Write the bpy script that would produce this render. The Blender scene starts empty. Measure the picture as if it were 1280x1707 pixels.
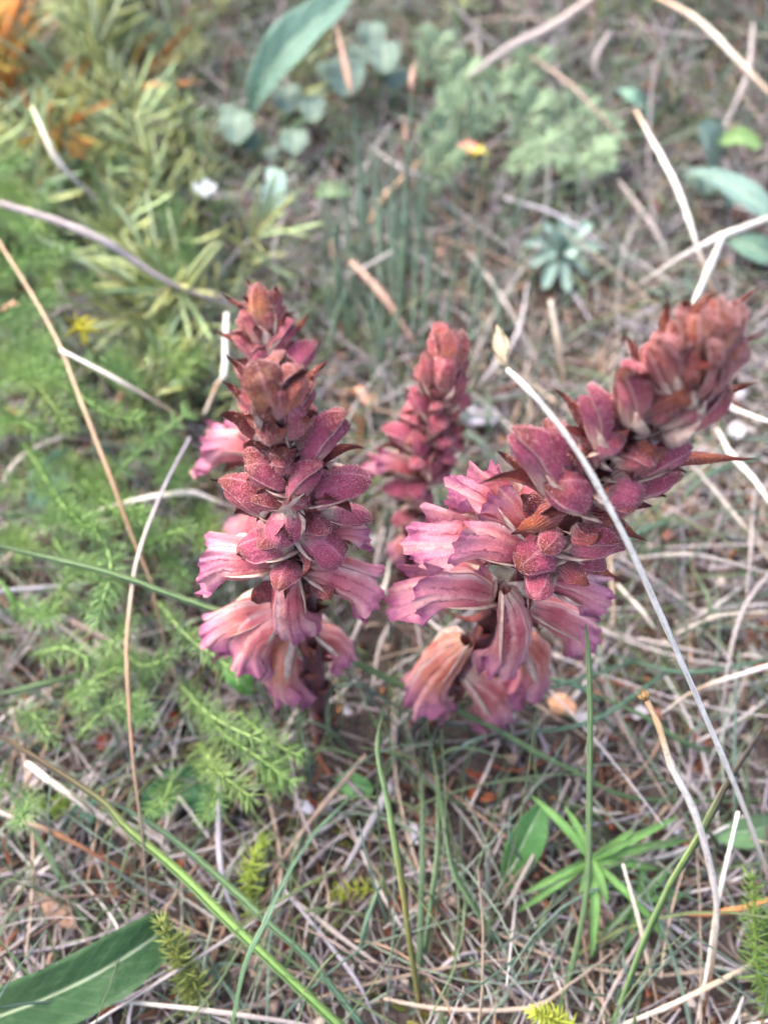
import bpy, math, random
import numpy as np
from mathutils import Vector, Matrix

random.seed(7)
rng = np.random.default_rng(7)
scene = bpy.context.scene
COL = scene.collection

# ------------------------------------------------------------------ camera
FPX, CX, CY = 1283.0, 640.0, 853.5          # focal length and centre in photo pixels (1280 x 1707)
PITCH = math.radians(58.0)
EYE = np.array([0.0, 0.0, 0.30])
cam_data = bpy.data.cameras.new('camera')
cam = bpy.data.objects.new('camera', cam_data)
COL.objects.link(cam)
cam.location = EYE
cam.rotation_euler = (math.pi / 2 - PITCH, 0, 0)
cam_data.sensor_fit = 'VERTICAL'
cam_data.sensor_height = 36.0
cam_data.lens = 36.0 * FPX / 1707.0
cam_data.clip_start = 0.005
cam_data.clip_end = 200.0
cam_data.dof.use_dof = True
cam_data.dof.focus_distance = 0.192
cam_data.dof.aperture_fstop = 6.6
scene.camera = cam

# ------------------------------------------------------------------ sky, sun, exposure
SUN_EL, SUN_AZ = math.radians(58), math.radians(-60)      # azimuth from +Y, clockwise
world = bpy.data.worlds.new('World')
scene.world = world
world.use_nodes = True
wn = world.node_tree
wn.nodes.clear()
sky = wn.nodes.new('ShaderNodeTexSky')
sky.sky_type = 'NISHITA'
sky.sun_disc = False
sky.sun_elevation = SUN_EL
sky.sun_rotation = SUN_AZ
sky.air_density = 1.1
sky.dust_density = 5.0
sky.ozone_density = 1.0
bg = wn.nodes.new('ShaderNodeBackground')
bg.inputs['Strength'].default_value = 0.15
wo = wn.nodes.new('ShaderNodeOutputWorld')
wn.links.new(sky.outputs[0], bg.inputs['Color'])
wn.links.new(bg.outputs[0], wo.inputs['Surface'])
sun_data = bpy.data.lights.new('sun', 'SUN')
sun_data.energy = 1.3
sun_data.angle = math.radians(40)
sun_data.color = (1.0, 0.965, 0.92)
sun = bpy.data.objects.new('sun', sun_data)
COL.objects.link(sun)
sd = Vector((math.sin(SUN_AZ) * math.cos(SUN_EL), math.cos(SUN_AZ) * math.cos(SUN_EL), math.sin(SUN_EL)))
sun.rotation_euler = sd.to_track_quat('Z', 'Y').to_euler()
sun.location = (0, 0, 3)
vs = scene.view_settings
vs.view_transform = 'Standard'
vs.look = 'None'
vs.gamma = 1.0
vs.use_curve_mapping = False
vs.exposure = 1.95
scene.render.engine = 'CYCLES'
scene.cycles.use_denoising = True
scene.cycles.max_bounces = 4
scene.cycles.diffuse_bounces = 3
scene.cycles.glossy_bounces = 2
scene.cycles.transmission_bounces = 3
scene.cycles.use_adaptive_sampling = True
scene.cycles.adaptive_threshold = 0.04
scene.cycles.transparent_max_bounces = 4

# ------------------------------------------------------------------ geometry helpers
RIGHT = np.array([1.0, 0, 0])
FWD = np.array([0, math.cos(PITCH), -math.sin(PITCH)])
UP = np.array([0, math.sin(PITCH), math.cos(PITCH)])


def gz(x, y):
    t = np.maximum(0.0, y - 0.2)
    z = 0.35 * t * t / (t * t + 0.8)
    z = z + 0.0035 * np.sin(23 * x + 1.3) * np.sin(19 * y + 0.4) + 0.002 * np.sin(61 * x + 40 * y)
    return z + 0.05 * np.exp(-((x - 0.33) / 0.13) ** 2 - ((y - 0.62) / 0.16) ** 2)


def ray(px, py):
    return FWD + RIGHT * ((px - CX) / FPX) - UP * ((py - CY) / FPX)


def D(px, py, depth):
    return EYE + ray(px, py) * depth


def P(px, py, h=0.0):
    """point seen at a photo pixel, h metres above the ground"""
    r = ray(px, py)
    r = r if r[2] < -0.12 else np.array([r[0], r[1], -0.12])
    z = h
    for _ in range(25):
        d = (z - EYE[2]) / r[2]
        p = EYE + r * max(d, 0.02)
        z = 0.5 * z + 0.5 * (float(gz(p[0], p[1])) + h)
    return p


def lin(r, g, b, k=1.0):
    f = lambda c: ((c / 255 + 0.055) / 1.055) ** 2.4 if c > 10 else c / 255 / 12.92
    return np.array([f(r) * k, f(g) * k, f(b) * k])


def smooth(pts, n=6):
    pts = np.asarray(pts, float)
    if len(pts) < 3:
        t = np.linspace(0, 1, n * max(1, len(pts) - 1) + 1)[:, None]
        return pts[0] * (1 - t) + pts[-1] * t
    e = np.vstack([2 * pts[0] - pts[1], pts, 2 * pts[-1] - pts[-2]])
    out = []
    for i in range(1, len(e) - 2):
        for k in range(n):
            t = k / n
            a, b, c, d = e[i - 1], e[i], e[i + 1], e[i + 2]
            out.append(0.5 * (2 * b + (c - a) * t + (2 * a - 5 * b + 4 * c - d) * t * t + (3 * b - a - 3 * c + d) * t ** 3))
    out.append(e[-2])
    return np.array(out)


def nz(v):
    return v / np.maximum(np.linalg.norm(v, axis=-1, keepdims=True), 1e-9)


class Geo:
    """collects points, faces, colours and uvs of ONE mesh"""

    def __init__(self):
        self.v, self.f, self.c, self.u, self.m, self.n = [], [], [], [], [], 0

    def add(self, v, f, c, uv=None, mat=0):
        v = np.asarray(v, float).reshape(-1, 3)
        f = np.asarray(f, int)
        k = len(v)
        c = np.broadcast_to(np.asarray(c, float), (k, 3))
        self.v.append(v)
        self.f.append((f + self.n, mat))
        self.c.append(c)
        self.u.append(np.zeros((k, 2)) if uv is None else np.asarray(uv, float).reshape(-1, 2))
        self.n += k

    def mesh(self, name, mats):
        me = bpy.data.meshes.new(name)
        v = np.vstack(self.v)
        me.vertices.add(len(v))
        me.vertices.foreach_set('co', v.ravel())
        sizes = np.concatenate([np.full(len(f), f.shape[1]) for f, _ in self.f])
        mi = np.concatenate([np.full(len(f), m) for f, m in self.f])
        lv = np.concatenate([f.ravel() for f, _ in self.f])
        starts = np.concatenate([[0], np.cumsum(sizes)[:-1]])
        me.loops.add(len(lv))
        me.loops.foreach_set('vertex_index', lv.astype(np.int32))
        me.polygons.add(len(sizes))
        me.polygons.foreach_set('loop_start', starts.astype(np.int32))
        me.polygons.foreach_set('loop_total', sizes.astype(np.int32))
        me.polygons.foreach_set('material_index', mi.astype(np.int32))
        me.polygons.foreach_set('use_smooth', np.ones(len(sizes), bool))
        ca = me.color_attributes.new('Col', 'FLOAT_COLOR', 'POINT')
        c = np.hstack([np.vstack(self.c), np.ones((len(v), 1))])
        ca.data.foreach_set('color', c.astype(np.float32).ravel())
        uv = me.uv_layers.new(name='UVMap')
        uv.data.foreach_set('uv', np.vstack(self.u)[lv].astype(np.float32).ravel())
        for m in (mats if isinstance(mats, (list, tuple)) else [mats]):
            me.materials.append(m)
        me.update(calc_edges=True)
        me.validate()
        return me


ROUND6 = np.array([(math.cos(a), math.sin(a)) for a in np.linspace(0, 2 * math.pi, 7)[:-1]])
ROUND3 = np.array([(math.cos(a), math.sin(a)) for a in np.linspace(0, 2 * math.pi, 4)[:-1]])
BLADE = np.array([(-1, .42), (0, -.25), (1, .42), (0, .05)])       # a keeled grass leaf in section
FLAT = np.array([(-1, .25), (0, -.35), (1, .25), (0, .35)])


def sweep(g, pts, S, T, C, nrm, sec, mat=0, caps=True):
    """pts (N,K,3), half widths S, half depths T (N,K), colours (N,K,3), nrm (N,1,3) or (3,): N swept strands"""
    pts = np.asarray(pts, float)
    if pts.ndim == 2:
        pts, S, T = pts[None], np.asarray(S)[None], np.asarray(T)[None]
        C = np.broadcast_to(np.asarray(C, float), pts.shape[1:])[None]
    N, K, _ = pts.shape
    M = len(sec)
    t = nz(np.gradient(pts, axis=1))
    side = nz(np.cross(t, np.broadcast_to(nrm, pts.shape)))
    nn = np.cross(side, t)
    V = (pts[:, :, None] + side[:, :, None] * (S[..., None, None] * sec[:, 0][None, None, :, None])
         + nn[:, :, None] * (T[..., None, None] * sec[:, 1][None, None, :, None]))
    idx = np.arange(N * K * M).reshape(N, K, M)
    a, b = idx[:, :-1], idx[:, 1:]
    F = np.stack([a, np.roll(a, -1, 2), np.roll(b, -1, 2), b], -1).reshape(-1, 4)
    Cc = np.broadcast_to(C[:, :, None, :], (N, K, M, 3)).reshape(-1, 3)
    u = np.broadcast_to((np.arange(M) / M)[None, None], (N, K, M))
    w = np.broadcast_to(np.linspace(0, 1, K)[None, :, None], (N, K, M))
    g.add(V, F, Cc, np.stack([u, w], -1), mat)
    if caps:
        base = g.n - N * K * M
        g.f.append((idx[:, 0, ::-1].reshape(-1, M) + base, mat))
        g.f.append((idx[:, -1].reshape(-1, M) + base, mat))


def tag(o, label=None, cat=None, group=None, kind=None):
    if label: o['label'] = label
    if cat: o['category'] = cat
    if group: o['group'] = group
    if kind: o['kind'] = kind
    return o


def link(name, me, parent=None):
    o = bpy.data.objects.new(name, me)
    COL.objects.link(o)
    if parent is not None:
        o.parent = parent
    return o


def empty(name, loc=(0, 0, 0)):
    o = link(name, None)
    o.location = loc
    o.empty_display_size = 0.01
    return o


def copy_tree(o, parent=None):
    c = o.copy()
    COL.objects.link(c)
    c.parent = parent
    for ch in o.children:
        copy_tree(ch, c)
    return c


# ------------------------------------------------------------------ materials
def nodes(name):
    m = bpy.data.materials.new(name)
    m.use_nodes = True
    nt = m.node_tree
    nt.nodes.clear()
    return m, nt, nt.nodes.new, nt.links.new


def val(nt, op, a, b=None, c=None, clamp=False):
    n = nt.nodes.new('ShaderNodeMath')
    n.operation = op
    n.use_clamp = clamp
    for i, x in enumerate((a, b, c)):
        if x is None: continue
        if hasattr(x, 'is_linked'): nt.links.new(x, n.inputs[i])
        else: n.inputs[i].default_value = x
    return n.outputs[0]


def mix(nt, fac, a, b, blend='MIX'):
    n = nt.nodes.new('ShaderNodeMix')
    n.data_type = 'RGBA'
    n.blend_type = blend
    for s, x in ((n.inputs[0], fac), (n.inputs[6], a), (n.inputs[7], b)):
        if hasattr(x, 'is_linked'): nt.links.new(x, s)
        elif isinstance(x, (int, float)): s.default_value = x
        else: s.default_value = (*x, 1)
    return n.outputs[2]


def ramp(nt, fac, stops):
    n = nt.nodes.new('ShaderNodeValToRGB')
    e = n.color_ramp.elements
    while len(e) < len(stops): e.new(0.5)
    for i, (p, c) in enumerate(stops):
        e[i].position = p
        e[i].color = (*c, 1) if len(c) == 3 else c
    nt.links.new(fac, n.inputs[0])
    return n.outputs[0]


def noise(nt, vec, scale, detail=3, rough=0.55):
    n = nt.nodes.new('ShaderNodeTexNoise')
    n.inputs['Scale'].default_value = scale
    n.inputs['Detail'].default_value = detail
    n.inputs['Roughness'].default_value = rough
    if vec is not None: nt.links.new(vec, n.inputs['Vector'])
    return n.outputs['Fac']


def finish(m, nt, col, rough=0.65, transl=0.0, bump=None, bump_d=0.0003, sheen=0.0, spec=0.3, sss=0.0):
    p = nt.nodes.new('ShaderNodeBsdfPrincipled')
    if hasattr(col, 'is_linked'): nt.links.new(col, p.inputs['Base Color'])
    else: p.inputs['Base Color'].default_value = (*col, 1)
    if hasattr(rough, 'is_linked'): nt.links.new(rough, p.inputs['Roughness'])
    else: p.inputs['Roughness'].default_value = rough
    p.inputs['Specular IOR Level'].default_value = spec
    if sheen:
        p.inputs['Sheen Weight'].default_value = sheen
        p.inputs['Sheen Roughness'].default_value = 0.4
        p.inputs['Sheen Tint'].default_value = (1, .85, .9, 1)
    if bump is not None:
        b = nt.nodes.new('ShaderNodeBump')
        b.inputs['Strength'].default_value = 1.0
        b.inputs['Distance'].default_value = bump_d
        nt.links.new(bump, b.inputs['Height'])
        nt.links.new(b.outputs[0], p.inputs['Normal'])
    out = nt.nodes.new('ShaderNodeOutputMaterial')
    sh = p.outputs[0]
    if transl:
        t = nt.nodes.new('ShaderNodeBsdfTranslucent')
        if hasattr(col, 'is_linked'): nt.links.new(col, t.inputs['Color'])
        else: t.inputs['Color'].default_value = (*col, 1)
        x = nt.nodes.new('ShaderNodeMixShader')
        x.inputs[0].default_value = transl
        nt.links.new(sh, x.inputs[1])
        nt.links.new(t.outputs[0], x.inputs[2])
        sh = x.outputs[0]
    nt.links.new(sh, out.inputs['Surface'])
    return m


def coords(nt):
    tc = nt.nodes.new('ShaderNodeTexCoord')
    return tc.outputs['Object'], tc.outputs['UV']


def fibre_material(name, var=0.35, rough=0.7, transl=0.0, spec=0.25, ribs=0, scale=350, blotch=None):
    m, nt, N, L = nodes(name)
    ob, uv = coords(nt)
    at = N('ShaderNodeAttribute'); at.attribute_name = 'Col'
    oi = N('ShaderNodeObjectInfo')
    nv = noise(nt, ob, scale, 4)
    k = val(nt, 'MULTIPLY_ADD', nv, 2 * var, 1 - var)
    k = val(nt, 'MULTIPLY', k, val(nt, 'MULTIPLY_ADD', oi.outputs['Random'], 0.3, 0.85))
    cb = N('ShaderNodeCombineColor')
    for i in range(3): L(k, cb.inputs[i])
    col = mix(nt, 1.0, at.outputs['Color'], cb.outputs[0], 'MULTIPLY')
    if blotch is not None:
        f = val(nt, 'GREATER_THAN', noise(nt, ob, 900, 2), 0.66)
        col = mix(nt, val(nt, 'MULTIPLY', f, 0.5), col, blotch)
    h = nv
    if blotch is not None:
        mp = N('ShaderNodeMapping')
        mp.inputs['Scale'].default_value = (9, 7, 1)
        L(uv, mp.inputs['Vector'])
        L(oi.outputs['Location'], mp.inputs['Location'])
        st = noise(nt, mp.outputs[0], 3.0, 5, .7)
        col = mix(nt, val(nt, 'MULTIPLY_ADD', st, 3.2, -1.45, clamp=True), col, blotch)
        h = val(nt, 'ADD', nv, st)
    if ribs:
        s = N('ShaderNodeSeparateXYZ'); L(uv, s.inputs[0])
        w = val(nt, 'SINE', val(nt, 'MULTIPLY', s.outputs[0], ribs * 6.2832))
        col = mix(nt, val(nt, 'MULTIPLY_ADD', w, 0.12, 0.12), col, (0.9, 0.95, 0.7), 'MIX') if transl else col
        h = val(nt, 'ADD', w, nv)
    return finish(m, nt, col, rough, transl, h, 0.00025, spec=spec)


M_straw = fibre_material('dry_straw', 0.35, 0.6, 0.0, 0.35, blotch=lin(120, 102, 92))
M_litter = fibre_material('dry_litter', 0.4, 0.85, 0.0, 0.15)
M_blade = fibre_material('grass_blade', 0.2, 0.45, 0.25, 0.4, ribs=4)
M_needle = fibre_material('needle_leaf', 0.2, 0.5, 0.3, 0.35)
M_linear = fibre_material('linear_leaf', 0.25, 0.5, 0.25, 0.35)
M_dead = fibre_material('dead_leaf', 0.45, 0.75, 0.15, 0.2)


def broad_leaf_material():
    m, nt, N, L = nodes('broad_leaf')
    ob, uv = coords(nt)
    at = N('ShaderNodeAttribute'); at.attribute_name = 'Col'
    s = N('ShaderNodeSeparateXYZ'); L(uv, s.inputs[0])
    d = val(nt, 'ABSOLUTE', val(nt, 'SUBTRACT', s.outputs[0], 0.5))
    rib = val(nt, 'SUBTRACT', 1.0, val(nt, 'MULTIPLY', d, 22.0), clamp=True)
    wv = val(nt, 'SINE', val(nt, 'ADD', val(nt, 'MULTIPLY', s.outputs[1], 75.0), val(nt, 'MULTIPLY', d, -28.0)))
    vein = val(nt, 'POWER', val(nt, 'MULTIPLY_ADD', wv, 0.5, 0.5), 9.0)
    nv = noise(nt, ob, 260, 4)
    fine = noise(nt, ob, 2200, 2)
    k = val(nt, 'MULTIPLY_ADD', nv, 0.6, 0.62)
    k = val(nt, 'ADD', k, val(nt, 'MULTIPLY_ADD', fine, 0.3, -0.12))
    cb = N('ShaderNodeCombineColor')
    for i in range(3): L(k, cb.inputs[i])
    col = mix(nt, 1.0, at.outputs['Color'], cb.outputs[0], 'MULTIPLY')
    pale = mix(nt, 0.55, at.outputs['Color'], (0.62, 0.68, 0.5))
    col = mix(nt, val(nt, 'MULTIPLY', vein, 0.035), col, pale)
    col = mix(nt, val(nt, 'MULTIPLY', rib, 0.8), col, pale)
    h = val(nt, 'ADD', val(nt, 'MULTIPLY', vein, 0.08), val(nt, 'ADD', nv, val(nt, 'MULTIPLY', fine, 0.4)))
    return finish(m, nt, col, 0.55, 0.2, h, 0.0005, sheen=0.15, spec=0.3)


M_leaf = broad_leaf_material()


def soil_material():
    m, nt, N, L = nodes('soil')
    ob, uv = coords(nt)
    a = noise(nt, ob, 45, 6, 0.65)
    b = noise(nt, ob, 420, 5, 0.6)
    f = val(nt, 'ADD', val(nt, 'MULTIPLY', a, 0.5), val(nt, 'MULTIPLY', b, 0.5))
    col = ramp(nt, f, [(0.3, (0.018, 0.012, 0.010)), (0.45, (0.04, 0.029, 0.026)), (0.56, (0.08, 0.063, 0.056)), (0.72, (0.16, 0.13, 0.12))])
    return finish(m, nt, col, 0.95, 0, f, 0.004, spec=0.1)


M_soil = soil_material()

# flower tissues. Object colour: R = age (0 fresh, 1 withered), G = random, B = how much cream shows at the base
def tissue(kind):
    m, nt, N, L = nodes(kind)
    ob, uv = coords(nt)
    oi = N('ShaderNodeObjectInfo')
    sc = N('ShaderNodeSeparateColor'); L(oi.outputs['Color'], sc.inputs[0])
    age, rnd = sc.outputs[0], sc.outputs[1]
    s = N('ShaderNodeSeparateXYZ'); L(uv, s.inputs[0])
    u, v = s.outputs[0], s.outputs[1]
    ad = N('ShaderNodeVectorMath'); ad.operation = 'ADD'
    L(ob, ad.inputs[0]); L(oi.outputs['Location'], ad.inputs[1])
    big = noise(nt, ad.outputs[0], 260, 3)
    fine = noise(nt, ad.outputs[0], 2600, 2)
    mid = noise(nt, ad.outputs[0], 700, 3)
    vv = val(nt, 'ADD', v, val(nt, 'MULTIPLY_ADD', big, 0.3, -0.15))
    # distance from the back ridge (u = 0 or 1)
    du = val(nt, 'ABSOLUTE', val(nt, 'SUBTRACT', val(nt, 'FRACT', val(nt, 'ADD', u, 0.5)), 0.5))
    wob = val(nt, 'MULTIPLY_ADD', mid, 1.1, -0.55)
    if kind == 'petal':
        fresh = ramp(nt, vv, [(0.0, lin(232, 200, 172)), (0.14, lin(206, 130, 130)), (0.36, lin(186, 82, 96)), (0.68, lin(208, 118, 124)), (0.9, lin(196, 124, 142)), (1.0, lin(150, 72, 110))])
        old = ramp(nt, vv, [(0.0, lin(205, 140, 105)), (0.3, lin(196, 112, 84)), (0.62, lin(205, 126, 98)), (0.86, lin(186, 112, 128)), (1.0, lin(150, 82, 122))])
        col = mix(nt, age, fresh, old)
        w = val(nt, 'COSINE', val(nt, 'ADD', val(nt, 'MULTIPLY', u, 6.2832 * 11), val(nt, 'MULTIPLY', wob, 3.0)))
        vein = val(nt, 'POWER', val(nt, 'MULTIPLY_ADD', w, 0.5, 0.5), 16.0)
        vein = val(nt, 'MULTIPLY', vein, val(nt, 'MULTIPLY_ADD', big, 2.4, -0.6, clamp=True))
        w3 = val(nt, 'COSINE', val(nt, 'ADD', val(nt, 'MULTIPLY', u, 6.2832 * 5), val(nt, 'ADD', val(nt, 'MULTIPLY', wob, 1.3), val(nt, 'MULTIPLY', rnd, 6.0))))
        pale = val(nt, 'POWER', val(nt, 'MULTIPLY_ADD', w3, 0.5, 0.5), 7.0)
        col = mix(nt, val(nt, 'MULTIPLY', vein, 0.42), col, lin(120, 38, 72))
        col = mix(nt, val(nt, 'MULTIPLY', pale, val(nt, 'MULTIPLY_ADD', big, 1.3, -0.25, clamp=True)), col, lin(242, 190, 176))
        dkp = val(nt, 'MULTIPLY_ADD', mid, -3.5, 1.6, clamp=True)
        col = mix(nt, val(nt, 'MULTIPLY', dkp, 0.35), col, lin(150, 52, 84))
        ridge = val(nt, 'SUBTRACT', 1.0, val(nt, 'MULTIPLY', val(nt, 'ADD', du, val(nt, 'MULTIPLY', wob, 0.012)), 26.0), clamp=True)
        along = val(nt, 'MULTIPLY', val(nt, 'MULTIPLY', v, 2.2, clamp=True), val(nt, 'MULTIPLY_ADD', v, -2.6, 2.7, clamp=True))
        col = mix(nt, val(nt, 'MULTIPLY', val(nt, 'MULTIPLY', ridge, along), 0.75), col, lin(250, 222, 214))
        spk = val(nt, 'GREATER_THAN', fine, 0.64)
        col = mix(nt, val(nt, 'MULTIPLY', spk, 0.25), col, lin(238, 196, 205))
        h = val(nt, 'ADD', val(nt, 'MULTIPLY', vein, -1.0), val(nt, 'ADD', mid, val(nt, 'MULTIPLY', fine, 0.5)))
        return finish(m, nt, col, 0.42, 0.2, h, 0.0004, sheen=0.08, spec=0.4)
    if kind in ('bud_skin', 'bud_body'):
        if kind == 'bud_body':
            fresh = ramp(nt, vv, [(0.0, lin(236, 208, 180)), (0.4, lin(226, 184, 164)), (0.6, lin(196, 120, 128)), (0.85, lin(160, 60, 92)), (1.0, lin(120, 40, 60))])
            old = ramp(nt, vv, [(0.0, lin(220, 180, 150)), (0.4, lin(206, 140, 120)), (0.7, lin(190, 100, 76)), (1.0, lin(120, 46, 34))])
        else:
            fresh = ramp(nt, vv, [(0.0, lin(232, 190, 172)), (0.12, lin(208, 124, 134)), (0.28, lin(182, 80, 106)), (0.7, lin(168, 64, 92)), (1.0, lin(140, 50, 72))])
            tipb = val(nt, 'MULTIPLY', val(nt, 'MULTIPLY_ADD', vv, 5.0, -3.9, clamp=True), val(nt, 'MULTIPLY_ADD', rnd, 3.0, -0.9, clamp=True))
            fresh = mix(nt, tipb, fresh, lin(110, 48, 26))
            old = ramp(nt, vv, [(0.0, lin(210, 160, 134)), (0.2, lin(176, 112, 96)), (0.38, lin(208, 148, 102)), (0.62, lin(186, 108, 58)), (0.82, lin(124, 52, 28)), (1.0, lin(84, 26, 18))])
        col = mix(nt, age, fresh, old)
        uc = val(nt, 'ABSOLUTE', val(nt, 'SUBTRACT', u, 0.5))
        w = val(nt, 'COSINE', val(nt, 'ADD', val(nt, 'MULTIPLY', u, 6.2832 * 8), val(nt, 'MULTIPLY', wob, 3.0)))
        vein = val(nt, 'POWER', val(nt, 'MULTIPLY_ADD', w, 0.5, 0.5), 12.0)
        col = mix(nt, val(nt, 'MULTIPLY', vein, 0.4), col, lin(92, 18, 46))
        lt = val(nt, 'MULTIPLY_ADD', big, 4.0, -2.1, clamp=True)
        col = mix(nt, val(nt, 'MULTIPLY', lt, 0.45), col, mix(nt, age, lin(214, 132, 150), lin(226, 164, 112)))
        ridge = val(nt, 'SUBTRACT', 1.0, val(nt, 'MULTIPLY', uc, 24.0), clamp=True)
        col = mix(nt, val(nt, 'MULTIPLY', ridge, 0.45), col, lin(232, 160, 170))
        rim = val(nt, 'MULTIPLY_ADD', uc, 26.0, -12.0, clamp=True)
        if kind == 'bud_skin':
            col = mix(nt, val(nt, 'MULTIPLY', rim, 0.7), col, lin(234, 178, 176))
        spk = val(nt, 'MULTIPLY_ADD', fine, 6.0, -3.4, clamp=True)
        col = mix(nt, val(nt, 'MULTIPLY', spk, 0.6), col, mix(nt, age, lin(236, 178, 190), lin(238, 196, 160)))
        dk = val(nt, 'MULTIPLY_ADD', mid, -4.0, 1.65, clamp=True)
        col = mix(nt, val(nt, 'MULTIPLY', dk, 0.5), col, mix(nt, age, lin(100, 24, 40), lin(104, 38, 22)))
        h = val(nt, 'ADD', mid, fine)
        return finish(m, nt, col, 0.5, 0.08, h, 0.0006, sheen=0.12, spec=0.4)
    # bract
    fresh = ramp(nt, vv, [(0.0, lin(225, 195, 180)), (0.22, lin(190, 120, 124)), (0.45, lin(160, 72, 90)), (0.75, lin(140, 56, 50)), (1.0, lin(90, 28, 20))])
    old = ramp(nt, vv, [(0.0, lin(205, 165, 150)), (0.2, lin(160, 86, 84)), (0.42, lin(158, 76, 54)), (0.62, lin(178, 92, 44)), (0.82, lin(130, 44, 26)), (1.0, lin(66, 18, 14))])
    col = mix(nt, age, fresh, old)
    w = val(nt, 'COSINE', val(nt, 'ADD', val(nt, 'MULTIPLY', u, 6.2832 * 9), val(nt, 'MULTIPLY', wob, 2.0)))
    vein = val(nt, 'POWER', val(nt, 'MULTIPLY_ADD', w, 0.5, 0.5), 5.0)
    col = mix(nt, val(nt, 'MULTIPLY', vein, 0.4), col, lin(80, 22, 24))
    spk = val(nt, 'MULTIPLY_ADD', fine, 5.0, -2.8, clamp=True)
    col = mix(nt, val(nt, 'MULTIPLY', spk, 0.4), col, lin(224, 170, 160))
    dk = val(nt, 'MULTIPLY_ADD', big, -4.0, 1.8, clamp=True)
    col = mix(nt, val(nt, 'MULTIPLY', dk, 0.5), col, lin(70, 22, 16))
    h = val(nt, 'ADD', val(nt, 'MULTIPLY', vein, -0.7), val(nt, 'ADD', mid, fine))
    return finish(m, nt, col, 0.5, 0.15, h, 0.0006, sheen=0.1, spec=0.4)


M_petal, M_bud, M_bract, M_body = tissue('petal'), tissue('bud_skin'), tissue('bract'), tissue('bud_body')
m, nt, N, L = nodes('gland_hair')
M_hair = finish(m, nt, lin(236, 190, 190), 0.5, 0.4)
m, nt, N, L = nodes('calyx')
ob, uv = coords(nt)
M_calyx = finish(m, nt, ramp(nt, noise(nt, ob, 500, 3), [(0.3, lin(190, 130, 120)), (0.5, lin(226, 196, 178)), (0.7, lin(236, 214, 196))]), 0.55, 0.2, noise(nt, ob, 1500, 2), 0.0003, sheen=0.3)
m, nt, N, L = nodes('stem_skin')
ob, uv = coords(nt)
M_stem = finish(m, nt, ramp(nt, noise(nt, ob, 300, 4), [(0.3, lin(44, 12, 16)), (0.5, lin(74, 22, 26)), (0.7, lin(110, 46, 42))]), 0.6, 0, noise(nt, ob, 900, 3), 0.0005, sheen=0.3)

# ------------------------------------------------------------------ ground
def axis(lo, hi, step, far):
    a = np.arange(lo, hi + step / 2, step)
    e = np.array([0.05, 0.15, 0.4, 1, 2.5, 6, 14, far])
    return np.concatenate([lo - e[::-1], a, hi + e])


gx, gy = axis(-0.75, 0.75, 0.008, 40), axis(-0.35, 1.3, 0.008, 40)
X, Y = np.meshgrid(gx, gy, indexing='ij')
Z = gz(X, Y) + rng.normal(0, 0.0011, X.shape) * (np.abs(X) < 0.75) * (Y < 1.3) * (Y > -0.35)
g = Geo()
ii = np.arange(X.size).reshape(X.shape)
g.add(np.stack([X, Y, Z], -1), np.stack([ii[:-1, :-1], ii[1:, :-1], ii[1:, 1:], ii[:-1, 1:]], -1).reshape(-1, 4), (0.05, 0.04, 0.03))
tag(link('ground', g.mesh('ground', M_soil)), kind='structure')

# ------------------------------------------------------------------ matted litter, fine grass (stuff)
GREY = [lin(164, 154, 156), lin(180, 170, 168), lin(150, 138, 138), lin(136, 120, 114), lin(172, 152, 134), lin(194, 186, 182), lin(116, 98, 90), lin(150, 124, 106), lin(146, 138, 146), lin(160, 150, 158)]
GREENS = [lin(128, 158, 110), lin(142, 168, 124), lin(124, 160, 140), lin(150, 178, 160), lin(152, 170, 114), lin(150, 168, 146)]


FEET = [P(538, 1222), P(690, 1215), P(505, 1050), P(672, 975), P(610, 1130), P(600, 1215)]


def scatter_strands(name, n, xr, yr, length, rad, hmax, pal, mat, upright=0.0, sec=FLAT, thick=.5, kindlabel=None, dens=None):
    x = rng.uniform(*xr, n); y = rng.uniform(*yr, n)
    if dens is not None:
        keep = rng.uniform(0, 1, n) < dens(x, y)
        x, y = x[keep], y[keep]
        n = len(x)
    if mat is M_litter:
        keep = np.min([np.hypot(x - f[0], y - f[1]) for f in FEET], axis=0) > rng.uniform(.012, .030, n)
        x, y = x[keep], y[keep]
        n = len(x)
    K = 7
    a = rng.uniform(0, 2 * math.pi, n)
    l = rng.uniform(*length, n)
    el = rng.normal(0.05, 0.16, n) + upright * rng.uniform(0.2, 1.1, n)
    t = np.linspace(0, 1, K)[None]
    da = rng.normal(0, 0.7, n)[:, None] * t
    droop = rng.uniform(0.0, 0.9, n)[:, None] * (0.35 if not upright else 1.2)
    ang = a[:, None] + da
    e = el[:, None] - droop * t ** 1.5
    st = (l / (K - 1))[:, None]
    dx, dy, dz = np.cos(ang) * np.cos(e) * st, np.sin(ang) * np.cos(e) * st, np.sin(e) * st
    px = x[:, None] + np.cumsum(dx, 1) - dx; py = y[:, None] + np.cumsum(dy, 1) - dy
    h0 = rng.uniform(0, 1, n) ** 2 * hmax
    if upright:
        h0 *= 0.2
    pz = gz(px, py) + np.maximum(0.0006, h0[:, None] + np.cumsum(dz, 1) - dz)
    R = rng.uniform(*rad, n)[:, None] * (1 - 0.55 * t ** 2) * np.ones((n, 1))
    c = np.array(pal)[rng.integers(0, len(pal), n)][:, None, :] * rng.uniform(0.6, 1.1, (n, 1, 1)) * (0.92 if mat is M_litter else 1.15) * np.ones((1, K, 1))
    g = Geo()
    nr = nz(np.stack([rng.normal(0, .5, n), rng.normal(-.2, .5, n), np.ones(n)], -1))[:, None, :]
    sweep(g, np.stack([px, py, pz], -1), R, R * thick, c, nr, sec, caps=False)
    o = link(name, g.mesh(name, mat))
    tag(o, kindlabel[0], kindlabel[1], kind='stuff')
    return o


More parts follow.
